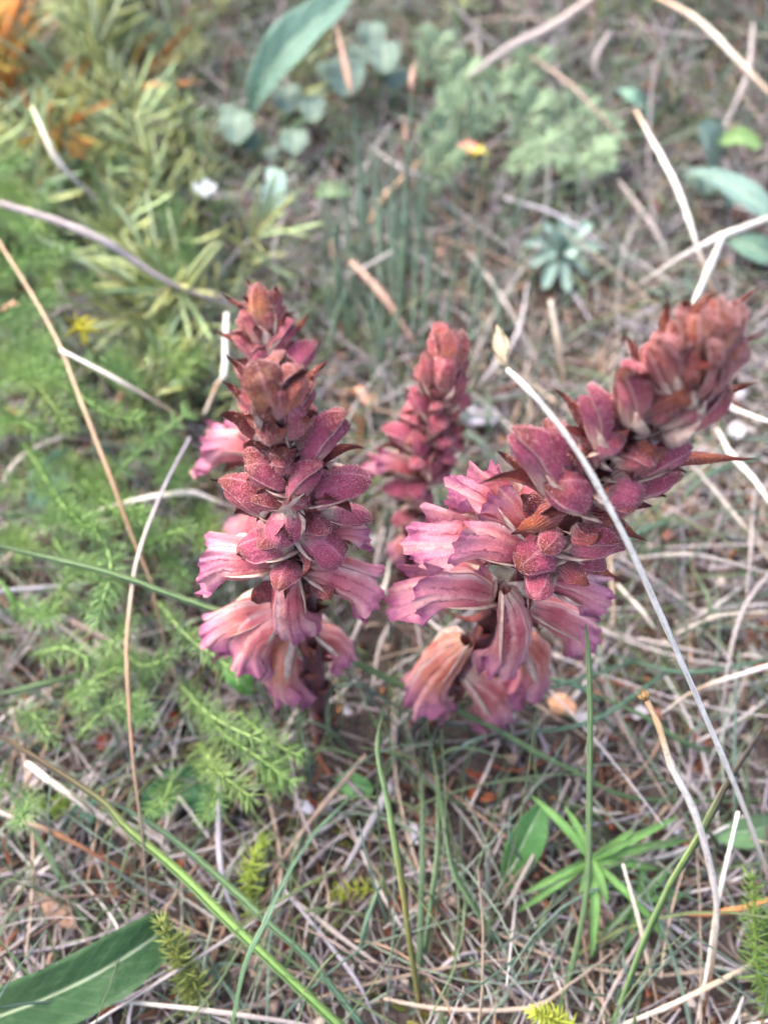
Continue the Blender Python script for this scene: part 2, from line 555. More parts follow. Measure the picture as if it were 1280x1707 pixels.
scatter_strands('dry_grass_litter', 17000, (-0.62, 0.62), (-0.18, 1.05), (0.025, 0.10), (0.00025, 0.0007), 0.016, GREY + [lin(150, 158, 140), lin(136, 150, 132)], M_litter,
                kindlabel=('matted grey and tan dead grass covering the soil', 'litter'))
scatter_strands('short_litter', 15000, (-0.5, 0.5), (-0.15, 0.9), (0.006, 0.03), (0.0003, 0.0011), 0.010, GREY + [lin(126, 76, 56), lin(96, 66, 50)], M_litter,
                kindlabel=('short broken bits of dead stalk between the straws', 'litter'))


def crumbs():
    n = 9000
    x, y = rng.uniform(-.5, .5, n), rng.uniform(-.15, .85, n)
    sz = rng.uniform(.0006, .0024, n) * rng.choice([1, 1, 1, 1.8], n)
    tet = np.array([[-1, -.6, 0], [1, -.5, .1], [.2, 1, .1], [0, 0, .9], [.4, -.2, -.4]])
    a = rng.uniform(0, 6.28, n)
    V = tet[None] * rng.uniform(.5, 1.3, (n, 5, 3)) * sz[:, None, None]
    V = np.stack([V[..., 0] * np.cos(a)[:, None] - V[..., 1] * np.sin(a)[:, None], V[..., 0] * np.sin(a)[:, None] + V[..., 1] * np.cos(a)[:, None], V[..., 2]], -1)
    V += np.stack([x, y, gz(x, y) + rng.uniform(0, .008, n) ** 1.0], -1)[:, None]
    b = np.arange(n)[:, None] * 5
    F = np.concatenate([b + np.array([q]) for q in ([0, 1, 3], [1, 2, 3], [2, 0, 3], [1, 0, 4], [2, 1, 4], [0, 2, 4])])
    pal = np.array([lin(96, 70, 58), lin(140, 120, 108), lin(74, 54, 46), lin(170, 156, 148), lin(126, 88, 64)])
    g = Geo()
    g.add(V, F, np.repeat(pal[rng.integers(0, 5, n)], 5, 0))
    tag(link('litter_crumbs', g.mesh('litter_crumbs', M_litter)), 'brown and grey crumbs of bark and dead leaf on the soil', 'litter', kind='stuff')


crumbs()


def green_dens(x, y):
    d = 0.18 + 0.65 / (1 + np.exp((x + 0.06 + 0.10 * (y - 0.2)) * 26))
    return np.clip(d * .5 + 0.36 + 0.4 * (y > 0.3) * (x < 0.16 + .35 * (y - .3)), 0, 1)


scatter_strands('fine_grass', 13000, (-0.55, 0.55), (-0.12, 0.95), (0.03, 0.09), (0.0003, 0.0007), 0.02, GREENS, M_blade, upright=0.8, sec=BLADE, thick=0.5,
                kindlabel=('fine short green grass growing through the litter', 'grass'), dens=green_dens)
MOSS = [lin(120, 126, 50), lin(96, 110, 48), lin(138, 132, 60)]


def moss_dens(x, y):
    return np.clip((np.sin(31 * x + 2) * np.sin(27 * y + 1) + 0.5 * np.sin(70 * x - 53 * y)) * 2 - 1.1, 0, 1)


scatter_strands('moss', 26000, (-0.35, 0.35), (-0.08, 0.6), (0.003, 0.008), (0.0003, 0.0006), 0.002, MOSS, M_needle, upright=1.0,
                kindlabel=('low yellow-green moss patches on the soil', 'moss'), dens=moss_dens)

# ------------------------------------------------------------------ broomrape plants
def corolla_geo(L, W, rs, open_, bend, hairs, age):
    """tubular two-lipped corolla (open) or closed hooded bud; base at origin, axis +Z, back +Y"""
    g = Geo()
    nu, nv = (90, 28) if open_ else (30, 14)
    th = np.linspace(0, 2 * math.pi, nu, endpoint=False)[None, :]
    v = (1 - (1 - np.linspace(0, 1, nv)) ** 1.4)[:, None]
    ph = [rs.uniform(0, 6.28) for _ in range(8)]
    ridge = np.exp(-(np.minimum(th, 2 * math.pi - th) / 0.30) ** 2)
    if open_:
        r = W / 2 * np.interp(v, [0, .08, .25, .5, .72, .86, 1], [.30, .48, .70, .84, .88, .88, .86])
        back = 0.5 + 0.5 * np.cos(th)                      # 1 on the back, 0 on the belly
        up_l = np.clip(np.cos(th), 0, 1) ** .3 * np.abs(np.sin(th * 1.5 + 0.0)) ** .5 * (np.abs(th - math.pi) > math.pi * .42)
        lo_l = np.abs(np.cos((th - math.pi) * 1.9)) ** .45 * (np.abs(th - math.pi) <= math.pi * .42)
        lobe = 0.22 * up_l + 0.32 * lo_l + 0.022 * np.sin(11 * th + ph[0]) + 0.016 * np.sin(17 * th + ph[1]) + 0.009 * np.sin(27 * th + ph[2])
        s = np.clip((v - .72) / .28, 0, 1)
        frill = (0.10 * np.sin(8 * th + ph[3]) + 0.08 * np.sin(13 * th + ph[4]) + 0.05 * np.sin(21 * th + ph[5])) * s ** 2
        flare = W / 2 * s ** 2 * (0.26 * back + 0.46 * (1 - back))
        pleat = 1 + (0.022 * np.cos(7 * th + ph[6]) + 0.018 * np.cos(11 * th + ph[7] + 2 * v)) * np.clip(v * 1.5, 0, 1)
        rr = (r * (1 + 0.16 * ridge * np.clip(v * 3, 0, 1)) * pleat + flare + W / 2 * frill)
        z = L * (v * 0.78 + lobe * s ** 1.1)
        yscale = 0.84 + 0.0 * v
        droop = -0.24 * W * s ** 2 * (1 - back)             # lower lip hangs
    else:
        pt = rs.uniform(.75, 1.15)
        r = W / 2 * np.interp(v, [0, .06, .2, .42, .62, .78, .9, .97, 1], [.42, .62, .84, .98, 1.0, .90, .66 * pt, .34 * pt, .02])
        pleat = 1 + 0.035 * np.cos(7 * th + ph[0]) * np.sin(v * 3.0) + 0.025 * np.cos(4 * th + ph[1] + 5 * v)
        rr = r * (1 + 0.13 * ridge) * pleat * (1 - 0.16 * np.exp(-((th - math.pi) / .35) ** 2) * np.clip(v * 1.5, 0, 1))
        z = L * (v + 0.0 * th)
        yscale = 0.82
        droop = -0.10 * W * np.clip((v - .6) / .4, 0, 1) ** 2 + 0 * th
    x = rr * np.sin(th)
    y = rr * np.cos(th) * yscale + bend * L * 4 * v * (1 - v) + droop
    tw = rs.uniform(-.12, .12)
    x = x + tw * 0.25 * L * (v ** 2) * (1 - v)
    Vt = np.stack([x + 0 * z, y + 0 * z, z + 0 * x], -1)
    Vt += rs_noise(Vt, rs, 0.035 * W)
    idx = np.arange(nu * nv).reshape(nv, nu)
    F = np.stack([idx[:-1], np.roll(idx[:-1], -1, 1), np.roll(idx[1:], -1, 1), idx[1:]], -1).reshape(-1, 4)
    uv = np.stack([np.broadcast_to(th / (2 * math.pi), (nv, nu)), np.broadcast_to(v, (nv, nu))], -1)
    g.add(Vt, F, (0.3, 0.05, 0.1), uv)
    # fix the uv seam by keeping u continuous: handled per-loop below
    if hairs:
        add_hairs(g, Vt, idx, hairs, rs, 0.2 if open_ else 0.08, 0.8 if open_ else 1.0)
    return g


def hood_geo(L, W, rs, hairs, blunt=0.0):
    """the domed, keeled upper lip of a closed bud: a pointed shell, base at origin, along +Z, outside +Y"""
    g = Geo()
    nu, nv = 17, 18
    u = np.linspace(-1, 1, nu)[None, :]
    v = np.linspace(0, 1, nv)[:, None]
    pt = rs.uniform(.85, 1.12) + .22 * blunt
    hw = W / 2 * np.interp(v, [0, .08, .25, .5, .7, .84, .94, 1], [.6, .82, .99, 1.0, .95, .80 * pt, .54 * pt, .10])
    ang = u * rs.uniform(1.25, 1.5)
    ph = rs.uniform(0, 6.28, 4)
    fl = 1 + .10 * np.abs(u) ** 3 * np.sin(7 * v + ph[0]) + .07 * np.abs(u) ** 4
    x = hw * np.sin(ang) * fl
    y = hw * np.cos(ang) * .95 * (1 + .14 * np.exp(-(u / .13) ** 2) * np.clip(v * 2, 0, 1)) + .02 * W * np.sin(5 * v + 6 * u + ph[1])
    y = y - W * .5 * np.clip((v - .55) / .45, 0, 1) ** 2 * rs.uniform(.12, .42) + .06 * W * np.sin(v * 3.1)
    z = L * (v - .05 * (1 - np.abs(u) ** 2) * 0 - .10 * np.abs(u) ** 2 * v * (1 - v) * 4)
    A = np.stack([x + 0 * z, y + 0 * z, z + 0 * x], -1)
    A += rs_noise(A, rs, .035 * W)
    B = A * np.array([.94, .94, 1]) - np.array([0, .0002, 0])
    idx = np.arange(nu * nv).reshape(nv, nu)
    F1 = np.stack([idx[:-1, :-1], idx[:-1, 1:], idx[1:, 1:], idx[1:, :-1]], -1).reshape(-1, 4)
    o = nu * nv
    E = np.concatenate([np.stack([e[:-1], e[1:], e[1:] + o, e[:-1] + o], -1) for e in (idx[:, 0], idx[:, -1])])
    uv = np.stack([np.broadcast_to(u * .5 + .5, (nv, nu)), np.broadcast_to(v, (nv, nu))], -1).reshape(-1, 2)
    g.add(np.concatenate([A.reshape(-1, 3), B.reshape(-1, 3)]), np.concatenate([F1, F1[:, ::-1] + o, E]), (.3, .05, .1), np.concatenate([uv, uv]))
    if hairs:
        add_hairs(g, A[:, :-1], idx[:, :-1], hairs, rs, .06, 1.0)
        add_hairs(g, A[:, :2], idx[:, :2], hairs // 5, rs, .06, .9)
        add_hairs(g, A[:, -2:], idx[:, -2:], hairs // 5, rs, .06, .9)
    return g


def rs_noise(Vt, rs, amp):
    k = rs.uniform(2.0, 3.0, (3, 3)) * 260
    p = rs.uniform(0, 6.28, (3, 3))
    out = np.zeros_like(Vt)
    for a in range(3):
        for b in range(3):
            out[..., a] += np.sin(Vt[..., b] * k[a, b] + p[a, b]) * amp / 3
    return out


def add_hairs(g, Vt, idx, n, rs, v0, v1):
    nv, nu = idx.shape
    i = rs.integers(int(v0 * (nv - 2)), max(2, int(v1 * (nv - 1))), n)
    i = np.clip(i, 0, nv - 2)
    j = rs.integers(0, max(1, nu - 1), n)
    a, b, c = Vt[i, j], Vt[i + 1, j], Vt[i, (j + 1) % nu]
    w1, w2 = rs.uniform(0, 1, (n, 1)), rs.uniform(0, 1, (n, 1))
    p = a + (b - a) * w1 + (c - a) * w2
    nr = nz(np.cross(c - a, b - a))
    cen = Vt[i].mean(1)
    nr = nr * np.sign(np.sum(nr * (p - cen), -1, keepdims=True) + 1e-12)
    nr = nz(nr + rs.normal(0, .3, (n, 3)))
    h = rs.uniform(0.00018, 0.00048, (n, 1))
    sd = nz(np.cross(nr, rs.normal(0, 1, (n, 3))))
    s2 = np.cross(sd, nr)
    w = 0.00004
    V = np.stack([p + sd * w, p - sd * .5 * w + s2 * .87 * w, p - sd * .5 * w - s2 * .87 * w,
                  p + nr * h + sd * w, p + nr * h - sd * .5 * w + s2 * .87 * w, p + nr * h - sd * .5 * w - s2 * .87 * w, p + nr * (h + 0.0001)], 1)
    bi = np.arange(n)[:, None] * 7
    Q = np.concatenate([bi + np.array([[0, 1, 4, 3]]), bi + np.array([[1, 2, 5, 4]]), bi + np.array([[2, 0, 3, 5]])])
    T = np.concatenate([bi + np.array([[3, 4, 6]]), bi + np.array([[4, 5, 6]]), bi + np.array([[5, 3, 6]])])
    n0 = g.n
    g.add(V, Q, (0.8, 0.6, 0.6), None, 1)
    g.f.append((T + n0, 1))


def bract_geo(L, W, rs, cup, curl, hairs=0):
    """pointed concave bract, base at origin, along +Z, outer face +Y, closed with a little thickness"""
    g = Geo()
    nu, nv = 11, 17
    u = np.linspace(-1, 1, nu)[None, :]
    v = np.linspace(0, 1, nv)[:, None]
    hw = W / 2 * np.interp(v, [0, .1, .3, .5, .68, .82, .93, 1], [.55, .8, 1, .92, .62, .33, .15, .02])
    hw = hw * (1 + 0.10 * np.sin(v * 17 + rs.uniform(0, 6)))
    ph = rs.uniform(0, 6.28, 4)
    x = u * hw * (1 - 0.25 * cup * np.abs(u) ** 2)
    y = -cup * hw * (u ** 2) * 0.9 + 0.05 * W * np.sin(9 * v + 3 * u + ph[0]) * np.abs(u) + 0.10 * W * np.exp(-(u / .18) ** 2) * (1 - v)
    # the tip curls: integrate an angle along the length
    ang = curl * np.clip((v - .45) / .55, 0, 1) ** 2 + 0.25 * np.sin(v * 2.6) - .2
    tw = rs.normal(0, .5) * np.clip((v - .5) / .5, 0, 1)
    zz = np.cumsum(np.cos(ang) * L / (nv - 1), 0); zz -= zz[0]
    yy = np.cumsum(np.sin(ang) * L / (nv - 1), 0); yy -= yy[0]
    x2 = x * np.cos(tw) - y * np.sin(tw)
    y2 = x * np.sin(tw) + y * np.cos(tw)
    nx = 0.12 * L * np.sin(tw * 1.5) * v
    A = np.stack([x2 + nx, y2 * np.cos(ang) + yy, zz - y2 * np.sin(ang) + 0 * x], -1)
    A += rs_noise(A, rs, 0.03 * W)
    tk = 0.00028
    B = A + np.stack([0 * x, -tk * (1 - .6 * np.abs(u)) + 0 * x, 0 * x], -1)
    idx = np.arange(nu * nv).reshape(nv, nu)
    F1 = np.stack([idx[:-1, :-1], idx[:-1, 1:], idx[1:, 1:], idx[1:, :-1]], -1).reshape(-1, 4)
    o = nu * nv
    F2 = F1[:, ::-1] + o
    E = [idx[:, 0], idx[:, -1]]
    F3 = np.concatenate([np.stack([e[:-1], e[1:], e[1:] + o, e[:-1] + o], -1) for e in E])
    uv = np.stack([np.broadcast_to(u * .5 + .5, (nv, nu)), np.broadcast_to(v, (nv, nu))], -1)
    g.add(np.concatenate([A.reshape(-1, 3), B.reshape(-1, 3)]), np.concatenate([F1, F2, F3]), (0.3, 0.1, 0.05), np.concatenate([uv.reshape(-1, 2)] * 2))
    if hairs:
        add_hairs(g, A, idx[:, :], hairs, rs, 0.05, .75)
    return g


def calyx_geo(L, W, rs):
    g = Geo()
    for sx in (-1, 1):
        t = np.linspace(0, 1, 8)
        p = np.stack([sx * W * (.26 + .36 * np.sin(t * 2.3)), W * (.10 + .16 * np.sin(t * 2.6)), L * t], -1)
        hw = W * .30 * np.interp(t, [0, .3, .7, 1], [.8, 1, .55, .03])
        sweep(g, p, hw, hw * .35, (0.7, 0.55, 0.45), np.array([sx * 0.8, -.6, 0.05]), FLAT)
    return g


def orient(z, up):
    z = z / np.linalg.norm(z)
    y = up - np.dot(up, z) * z
    n = np.linalg.norm(y)
    y = y / n if n > 1e-4 else np.array([0, 0, 1.0])
    x = np.cross(y, z)
    return Matrix(((x[0], y[0], z[0]), (x[1], y[1], z[1]), (x[2], y[2], z[2])))


def make_spike(label, base, tip, elements, seed, sway=(0, 0, 0), n_back=16, scales=16, r0=0.0033, squeeze=1.0):
    rs = np.random.default_rng(seed)
    root = empty('broomrape_plant', base)
    tag(root, label, 'flower', 'broomrape flower spikes')
    ts = np.linspace(0, 1, 22)[:, None]
    ax = base * (1 - ts) + tip * ts + np.asarray(sway) * (ts * (1 - ts) * 4)
    up = nz(tip - base)
    depth = (ax - EYE) @ FWD
    pix = np.stack([CX + (ax - EYE) @ RIGHT / depth * FPX, CY - (ax - EYE) @ UP / depth * FPX], -1)

    def axis_depth(py):
        return float(np.interp(-py, -pix[:, 1], depth))

    # stem
    g = Geo()
    st = np.vstack([ax[0] - up * .012, ax[:-1]]) - base
    rr = np.interp(np.linspace(0, 1, len(st)), [0, .1, .7, 1], [1.5, 1.15, .9, .35]) * r0
    sweep(g, st, rr, rr, (0.1, 0.03, 0.03), np.array([0.3, -1, .2]), np.array([(math.cos(a), math.sin(a)) for a in np.linspace(0, 6.2832, 15)[:-1]]))
    link('stem', g.mesh('stem', M_stem), root)

    def put(name, geo, mats, pos, z, upv, age, parent=root):
        o = link(name, geo.mesh(name, mats), parent)
        R = orient(z, upv)
        o.matrix_local = Matrix.Translation(Vector(pos)) @ R.to_4x4()
        o.color = (age, rs.uniform(), rs.uniform(), 1)
        return o

    def element(kind, b, t, W, age, hair=True):
        z = t - b
        Ln = float(np.linalg.norm(z))
        zd = z / Ln
        # nearest axis point -> outward direction
        k = int(np.argmin(np.linalg.norm(ax - b, axis=1)))
        outw = nz((b + t) / 2 - ax[k] + 1e-6)
        if kind == 'bract':
            g = bract_geo(Ln * 1.08, W, rs, rs.uniform(.5, .9), rs.uniform(.3, 1.3), 160 if hair else 0)
            put('bract', g, [M_bract, M_hair], b + outw * .0012 - base, z, outw - FWD * .8 + 0.15 * up, age)
            return
        upv = up + 0.7 * outw
        W = W * (1 + .22 * age)
        b2 = b - zd * 0.0015
        if kind == 'flower':
            g = corolla_geo(Ln * .98, W * .93, rs, True, rs.uniform(.05, .13), 260 if hair else 0, age)
            o = put('flower', g, [M_petal, M_hair], b2 - base, z, upv, age)
        else:
            g = corolla_geo(Ln * 1.0, W * .84, rs, False, rs.uniform(.02, .08), 60 if hair else 0, age)
            o = put('bud', g, [M_body, M_hair], b2 - base, z, upv, age)
            put('hood', hood_geo(Ln * .92, W * .98, rs, 300 if hair else 0, age), [M_bud, M_hair], (0, W * .02, Ln * rs.uniform(.14, .26)), np.array([0, rs.uniform(-.02, .14), 1.0]), np.array([rs.normal(0, .15), 1.0, 0]), age, o)
        lb = max(Ln, W * .9)
        c = put('calyx', calyx_geo(lb * rs.uniform(.45, .8), min(W, .011) * .92, rs), [M_calyx], (0, 0, -.0006), np.array([0, rs.uniform(-.1, .05), 1.0]), np.array([0, 1.0, 0]), age, o)
        g = bract_geo(lb * rs.uniform(.7, 1.0) * (1 - .25 * age), min(W, .011) * rs.uniform(.5, .7), rs, .8, rs.uniform(.5, 1.6), 70 if hair else 0)
        put('bract', g, [M_bract, M_hair], (0, -W * .20, -.001), np.array([0, -.30, 1.0]), np.array([0, -1.0, 0]), min(1, age + .3), o)

    away = nz(FWD - up * np.dot(FWD, up))
    sdv = np.cross(up, away)
    toward = -away
    for (kind, bx, by, tx, ty, w, fb, ft, age) in elements:
        db, dt = axis_depth(by) - fb / 1000, axis_depth(min(ty, pix[0, 1])) - ft / 1000
        b, t = D(bx, by, db), D(tx, ty, dt)
        k = int(np.argmin(np.linalg.norm(ax - b, axis=1)))
        b = ax[k] * .35 + b * .65 if kind != 'flower' else b
        if squeeze != 1:
            kt = int(np.argmin(np.linalg.norm(ax - t, axis=1)))
            t = ax[kt] * (1 - squeeze) + t * squeeze
        if kind == 'bud':
            b = b + (t - b) * .10
            t = b + (t - b) * .97
        if squeeze != 1: age *= .65
        element(kind, b, t, w * (db + dt) / 2 / FPX * (squeeze if squeeze != 1 else .9), age)
    # short bracts and small buds packed between, all the way up the spike
    fs = 1.0 if squeeze == 1 else .78
    for i in range(48):
        s = 0.56 + (0.40 if squeeze == 1 else .34) * (i + .5) / 48
        a = i * 2.39996 + seed
        c = ax[0] * (1 - s) + ax[-1] * s
        o = toward * math.cos(a) + sdv * math.sin(a)
        if math.cos(a) < -.2: continue
        k = (s - .56) / .40
        d = nz(o * (1.1 - .7 * k) + up * (.3 + .9 * k))
        element('bract' if i % 2 else 'bud', c + o * .004 * fs, c + o * .004 * fs + d * (.0132 - .0058 * k) * fs, (.0078 - .003 * k) * fs, .1 + .8 * k * k)
    # the side turned from the camera: a spiral of further flowers and buds
    away = nz(FWD - up * np.dot(FWD, up))
    sdv = np.cross(up, away)
    for i in range(n_back):
        s = 0.61 + 0.33 * (i + .5) / n_back
        a = rs.uniform(-1.2, 1.2) if i % 2 else (1.15 if i % 4 else -1.15)
        c = ax[0] * (1 - s) + ax[-1] * s + np.asarray(sway) * s * (1 - s) * 4
        o = away * math.cos(a) + sdv * math.sin(a)
        k = (s - .61) / .33
        slope = -0.5 + 2.3 * k
        d = nz(o + up * slope)
        Lk = 0.0135 - 0.004 * k
        element('flower' if s < .60 else 'bud', c + o * .002, c + o * .002 + d * Lk, (0.012 if s < .62 else 0.0095) - .002 * k, .15 + .5 * k, False)
    # dark scales down the lower stem
    for i in range(scales):
        s = 0.02 + 0.52 * i / scales
        a = i * 2.4 + seed
        c = ax[0] * (1 - s) + ax[-1] * s + np.asarray(sway) * s * (1 - s) * 4
        o = away * math.cos(a) + sdv * math.sin(a)
        g = bract_geo(rs.uniform(.010, .014), rs.uniform(.005, .007), rs, .8, rs.uniform(.2, 1.0))
        put('scale', g, [M_bract, M_hair], c + o * r0 * .85 - base, nz(up + o * .35), o, rs.uniform(.7, 1))
    return root


A_EL = [
 ('bud',470,690,448,592,58,0,1,.95),('bud',462,695,424,602,62,5,10,.9),('bud',472,690,480,594,52,2,4,.9),('bud',482,705,503,622,60,6,10,.9),
 ('bud',455,715,400,640,58,3,5,.5),('bud',490,705,530,642,46,0,0,.4),('bud',470,720,462,640,64,7,13,.75),
 ('bract',482,745,436,670,50,9,14,.95),('bract',516,757,512,688,50,8,12,.9),('bud',495,745,487,672,44,8,10,.2),
 ('bract',455,760,378,678,44,3,3,.6),('bract',440,705,376,640,28,0,-2,.85),('bract',500,690,528,598,26,-2,-2,.9),('bract',450,680,392,596,26,-1,-2,.9),
 ('bud',518,785,584,692,72,4,4,0),('bract',520,790,556,705,42,6,7,.3),
 ('bract',482,808,464,742,64,10,14,.7),('bud',478,822,404,776,62,7,9,.1),('bud',490,850,536,775,66,8,13,.05),
 ('bud',528,838,622,800,76,6,6,0),('bud',560,855,620,868,44,2,0,.1),('bud',455,862,366,806,62,4,3,.25),('bract',440,850,366,798,40,3,2,.9),
 ('bract',520,858,500,812,54,9,13,.6),('bud',482,850,466,915,66,9,15,0),('bud',492,912,394,918,66,6,8,0),('bud',500,890,572,946,70,7,11,0),
 ('flower',540,890,624,882,58,0,-4,.15),('flower',450,940,325,932,100,3,2,.05),('flower',486,952,486,1056,84,8,11,0),
 ('flower',516,950,640,990,92,5,5,.05),('flower',480,1015,405,1098,94,6,6,.1),('flower',466,1015,342,1060,72,2,-2,.35),
 ('flower',492,1055,478,1154,72,5,4,.9),('flower',520,1055,582,1098,54,-2,-6,.4),
]
B_EL = [
 ('bud',440,565,430,468,44,3,3,.95),('bud',430,585,402,505,46,3,5,.45),('bud',455,555,470,480,38,0,0,.4),('bud',460,595,492,535,46,3,4,.2),
 ('bract',466,585,468,528,26,6,7,.9),('bud',435,615,385,550,44,2,2,.2),('bud',440,625,430,575,44,5,8,.1),
 ('bract',430,545,385,490,18,0,-1,.95),('bract',435,525,414,466,16,0,-1,.95),('bract',470,565,514,530,18,0,-1,.9),('bract',420,595,366,550,18,0,0,.9),
 ('bud',470,645,530,568,58,2,1,0),('bud',450,655,472,600,48,3,4,.1),('bud',440,660,390,610,44,1,1,.2),
 ('flower',440,760,326,738,84,2,2,.15),('flower',435,730,368,702,50,0,-3,.15),('flower',470,860,380,900,70,0,-3,.3),('flower',480,820,570,850,70,0,-3,.3),
]
C_EL = [
 ('bud',740,625,747,545,44,3,3,.95),('bud',725,635,710,558,38,1,1,.8),('bud',755,625,776,548,38,1,1,.8),('bud',735,655,752,590,46,5,6,.55),
 ('bud',715,665,690,605,40,3,3,.35),('bud',745,685,774,622,40,3,3,.35),('bract',722,695,720,643,34,6,8,.95),('bud',708,660,700,590,34,4,4,.6),
 ('bud',705,705,668,650,44,3,3,.1),('bud',720,725,747,688,44,5,7,.1),('bract',715,748,730,714,44,6,8,.9),('bud',740,712,770,680,34,2,2,.1),
 ('bract',745,690,786,630,16,0,-1,.9),('bract',700,700,662,640,16,0,-1,.9),
 ('bud',690,752,620,707,50,2,2,0),('bud',695,772,676,720,44,5,7,0),('bud',720,772,770,738,40,3,3,0),('bud',710,792,715,755,46,6,9,0),
 ('bud',715,812,767,775,44,2,2,0),('flower',685,790,594,760,52,1,1,.1),('bud',690,832,624,810,48,3,3,0),('bud',695,832,672,812,48,6,10,0),
 ('bud',705,842,724,832,48,5,9,0),('bud',700,862,640,876,36,3,4,.3),('bud',703,870,745,882,36,2,3,.3),('flower',690,895,644,928,44,2,2,.5),
 ('flower',698,900,722,940,44,3,4,.4),('bract',690,880,680,850,34,5,8,.6),
]
D_EL = [
 ('bud',1088,672,1080,575,62,6,9,.5),('bud',1105,667,1112,558,58,9,13,.65),('bract',1108,692,1166,600,62,12,16,.9),('bud',1130,682,1162,574,62,10,14,.75),('bud',1150,692,1207,590,62,7,9,.5),('bud',1165,672,1232,560,56,3,3,.6),
 ('bud',1118,622,1126,524,54,5,7,.9),('bud',1140,622,1165,518,58,8,10,.95),('bud',1160,622,1202,508,56,6,7,.95),('bud',1175,612,1230,504,52,2,2,.95),('bud',1168,590,1198,488,46,2,2,1),('bract',1098,612,1118,502,32,1,0,1),
 ('bract',1150,592,1172,484,36,6,6,1),('bract',1176,602,1240,490,36,2,1,1),('bract',1186,642,1240,560,38,4,3,1),('bract',1130,640,1148,560,44,13,15,1),
 ('bract',1052,702,1162,638,78,11,15,.85),('bud',1120,725,1204,640,76,7,8,.3),('bud',1030,715,1040,612,80,6,8,.3),
 ('bract',1018,690,1050,600,54,9,12,.85),('bract',1038,640,1054,552,22,1,0,.95),
 ('bud',985,745,1046,728,64,8,10,0),('bract',1028,803,1112,742,80,11,15,.7),('bud',1080,795,1162,740,66,5,5,.1),
 ('bract',1090,775,1232,750,34,0,-3,.85),('bract',1130,705,1246,636,30,0,-3,.85),('bud',1060,835,1142,790,54,3,2,.1),
 ('bud',975,758,970,650,66,6,7,0),('bract',958,735,942,642,24,2,0,.95),('bud',897,824,850,716,92,6,8,0),('bud',915,795,906,704,64,2,0,0),
 ('bract',882,804,833,748,24,2,0,.9),('bud',968,852,908,810,86,8,14,0),('bract',962,815,966,744,54,8,11,.6),
 ('bract',932,840,870,892,58,7,11,.9),('bud',1008,822,1078,834,80,9,11,0),('bract',962,875,1034,866,58,9,12,.65),('bract',1018,860,1060,890,42,3,2,.9),
 ('bud',926,908,1044,906,72,7,8,.1),('bract',955,922,1020,972,38,4,3,.95),('bud',892,922,866,948,84,6,20,0),
 ('flower',852,922,722,872,118,4,6,0),('flower',862,882,796,790,88,-2,-6,.1),('flower',812,992,664,972,108,4,5,.05),
 ('flower',843,985,840,1112,88,9,12,0),('flower',890,956,1018,992,82,6,7,0),('flower',872,1008,988,1062,80,2,1,.1),
 ('flower',775,1070,698,1166,84,4,2,.75),('flower',772,1125,832,1192,76,3,1,.35),('flower',850,1055,884,1148,70,0,-3,.6),('flower',812,1000,772,928,50,-3,-6,.8),
]
make_spike('magenta broomrape with orange bud tip and drooping pink flowers, backed by a thinner spike', P(538, 1222), D(452, 600, .165), A_EL, 11)
make_spike('slim broomrape spike with small purple buds rising directly behind another spike', P(505, 1050), D(437, 478, .245), B_EL, 12, n_back=10)
make_spike('short dark-stemmed broomrape with closed purple buds standing alone between the others', P(672, 975), D(752, 548, .255), C_EL, 13, n_back=12, scales=14, r0=.004, squeeze=.84)
make_spike('largest broomrape, leaning over, with rusty bud tip crossed by a white straw', P(690, 1215), D(1212, 498, .14), D_EL, 14, n_back=18)

# ------------------------------------------------------------------ stalks, straws and grass blades traced one by one
PALE, TAN, GRY, BRN, WHT, LAV = lin(200, 190, 176), lin(176, 144, 112), lin(156, 146, 142), lin(122, 84, 58), lin(236, 228, 218), lin(150, 146, 156)
GRN, BLU, YGR, DGR, BRT = lin(122, 158, 100), lin(112, 156, 126), lin(160, 168, 90), lin(112, 150, 98), lin(130, 174, 80)


def strand(name, label, cat, pts, wpx, cols, mat=M_straw, blade=False, group=None, taper=(0.75, .4), nodes_=True):
    """pts: (px, py, height in cm); wpx: width in photo pixels; cols: one colour or a list along the length"""
    w3 = smooth([P(x, y, h / 100) for x, y, h in pts], 7)
    n = len(w3)
    w3 = w3 + np.cumsum(rng.normal(0, .00004, (n, 3)), 0)
    dep = float(np.mean((w3 - EYE) @ FWD))
    r = wpx / 2 * dep / FPX
    t = np.linspace(0, 1, n)
    S = r * np.interp(t, [0, .5, 1], [taper[0], 1, taper[1]]) * (1 + rng.normal(0, .04, n))
    if not blade and nodes_ and n > 12:
        for k in range(6, n - 3, rng.integers(7, 12)):
            S[k] *= 1.18
    cols = np.atleast_2d(np.array(cols))
    C = np.stack([np.interp(t, np.linspace(0, 1, len(cols)), cols[:, i]) for i in range(3)], -1)
    base = w3[-1] if w3[-1][2] < w3[0][2] else w3[0]
    g = Geo()
    if blade:
        S = S * np.interp(t, [0, .12, 1], [.35, 1, 1])
        sweep(g, w3 - base, S, S * .55, C, nz(np.array([rng.normal(0, .25), -.55, .8])), BLADE)
    else:
        sweep(g, w3 - base, S, S * .6, C, np.array([.1, -.5, .8]), ROUND6)
    o = link(name, g.mesh(name, mat))
    o.location = base
    tag(o, label, cat, group)
    return o, w3, r


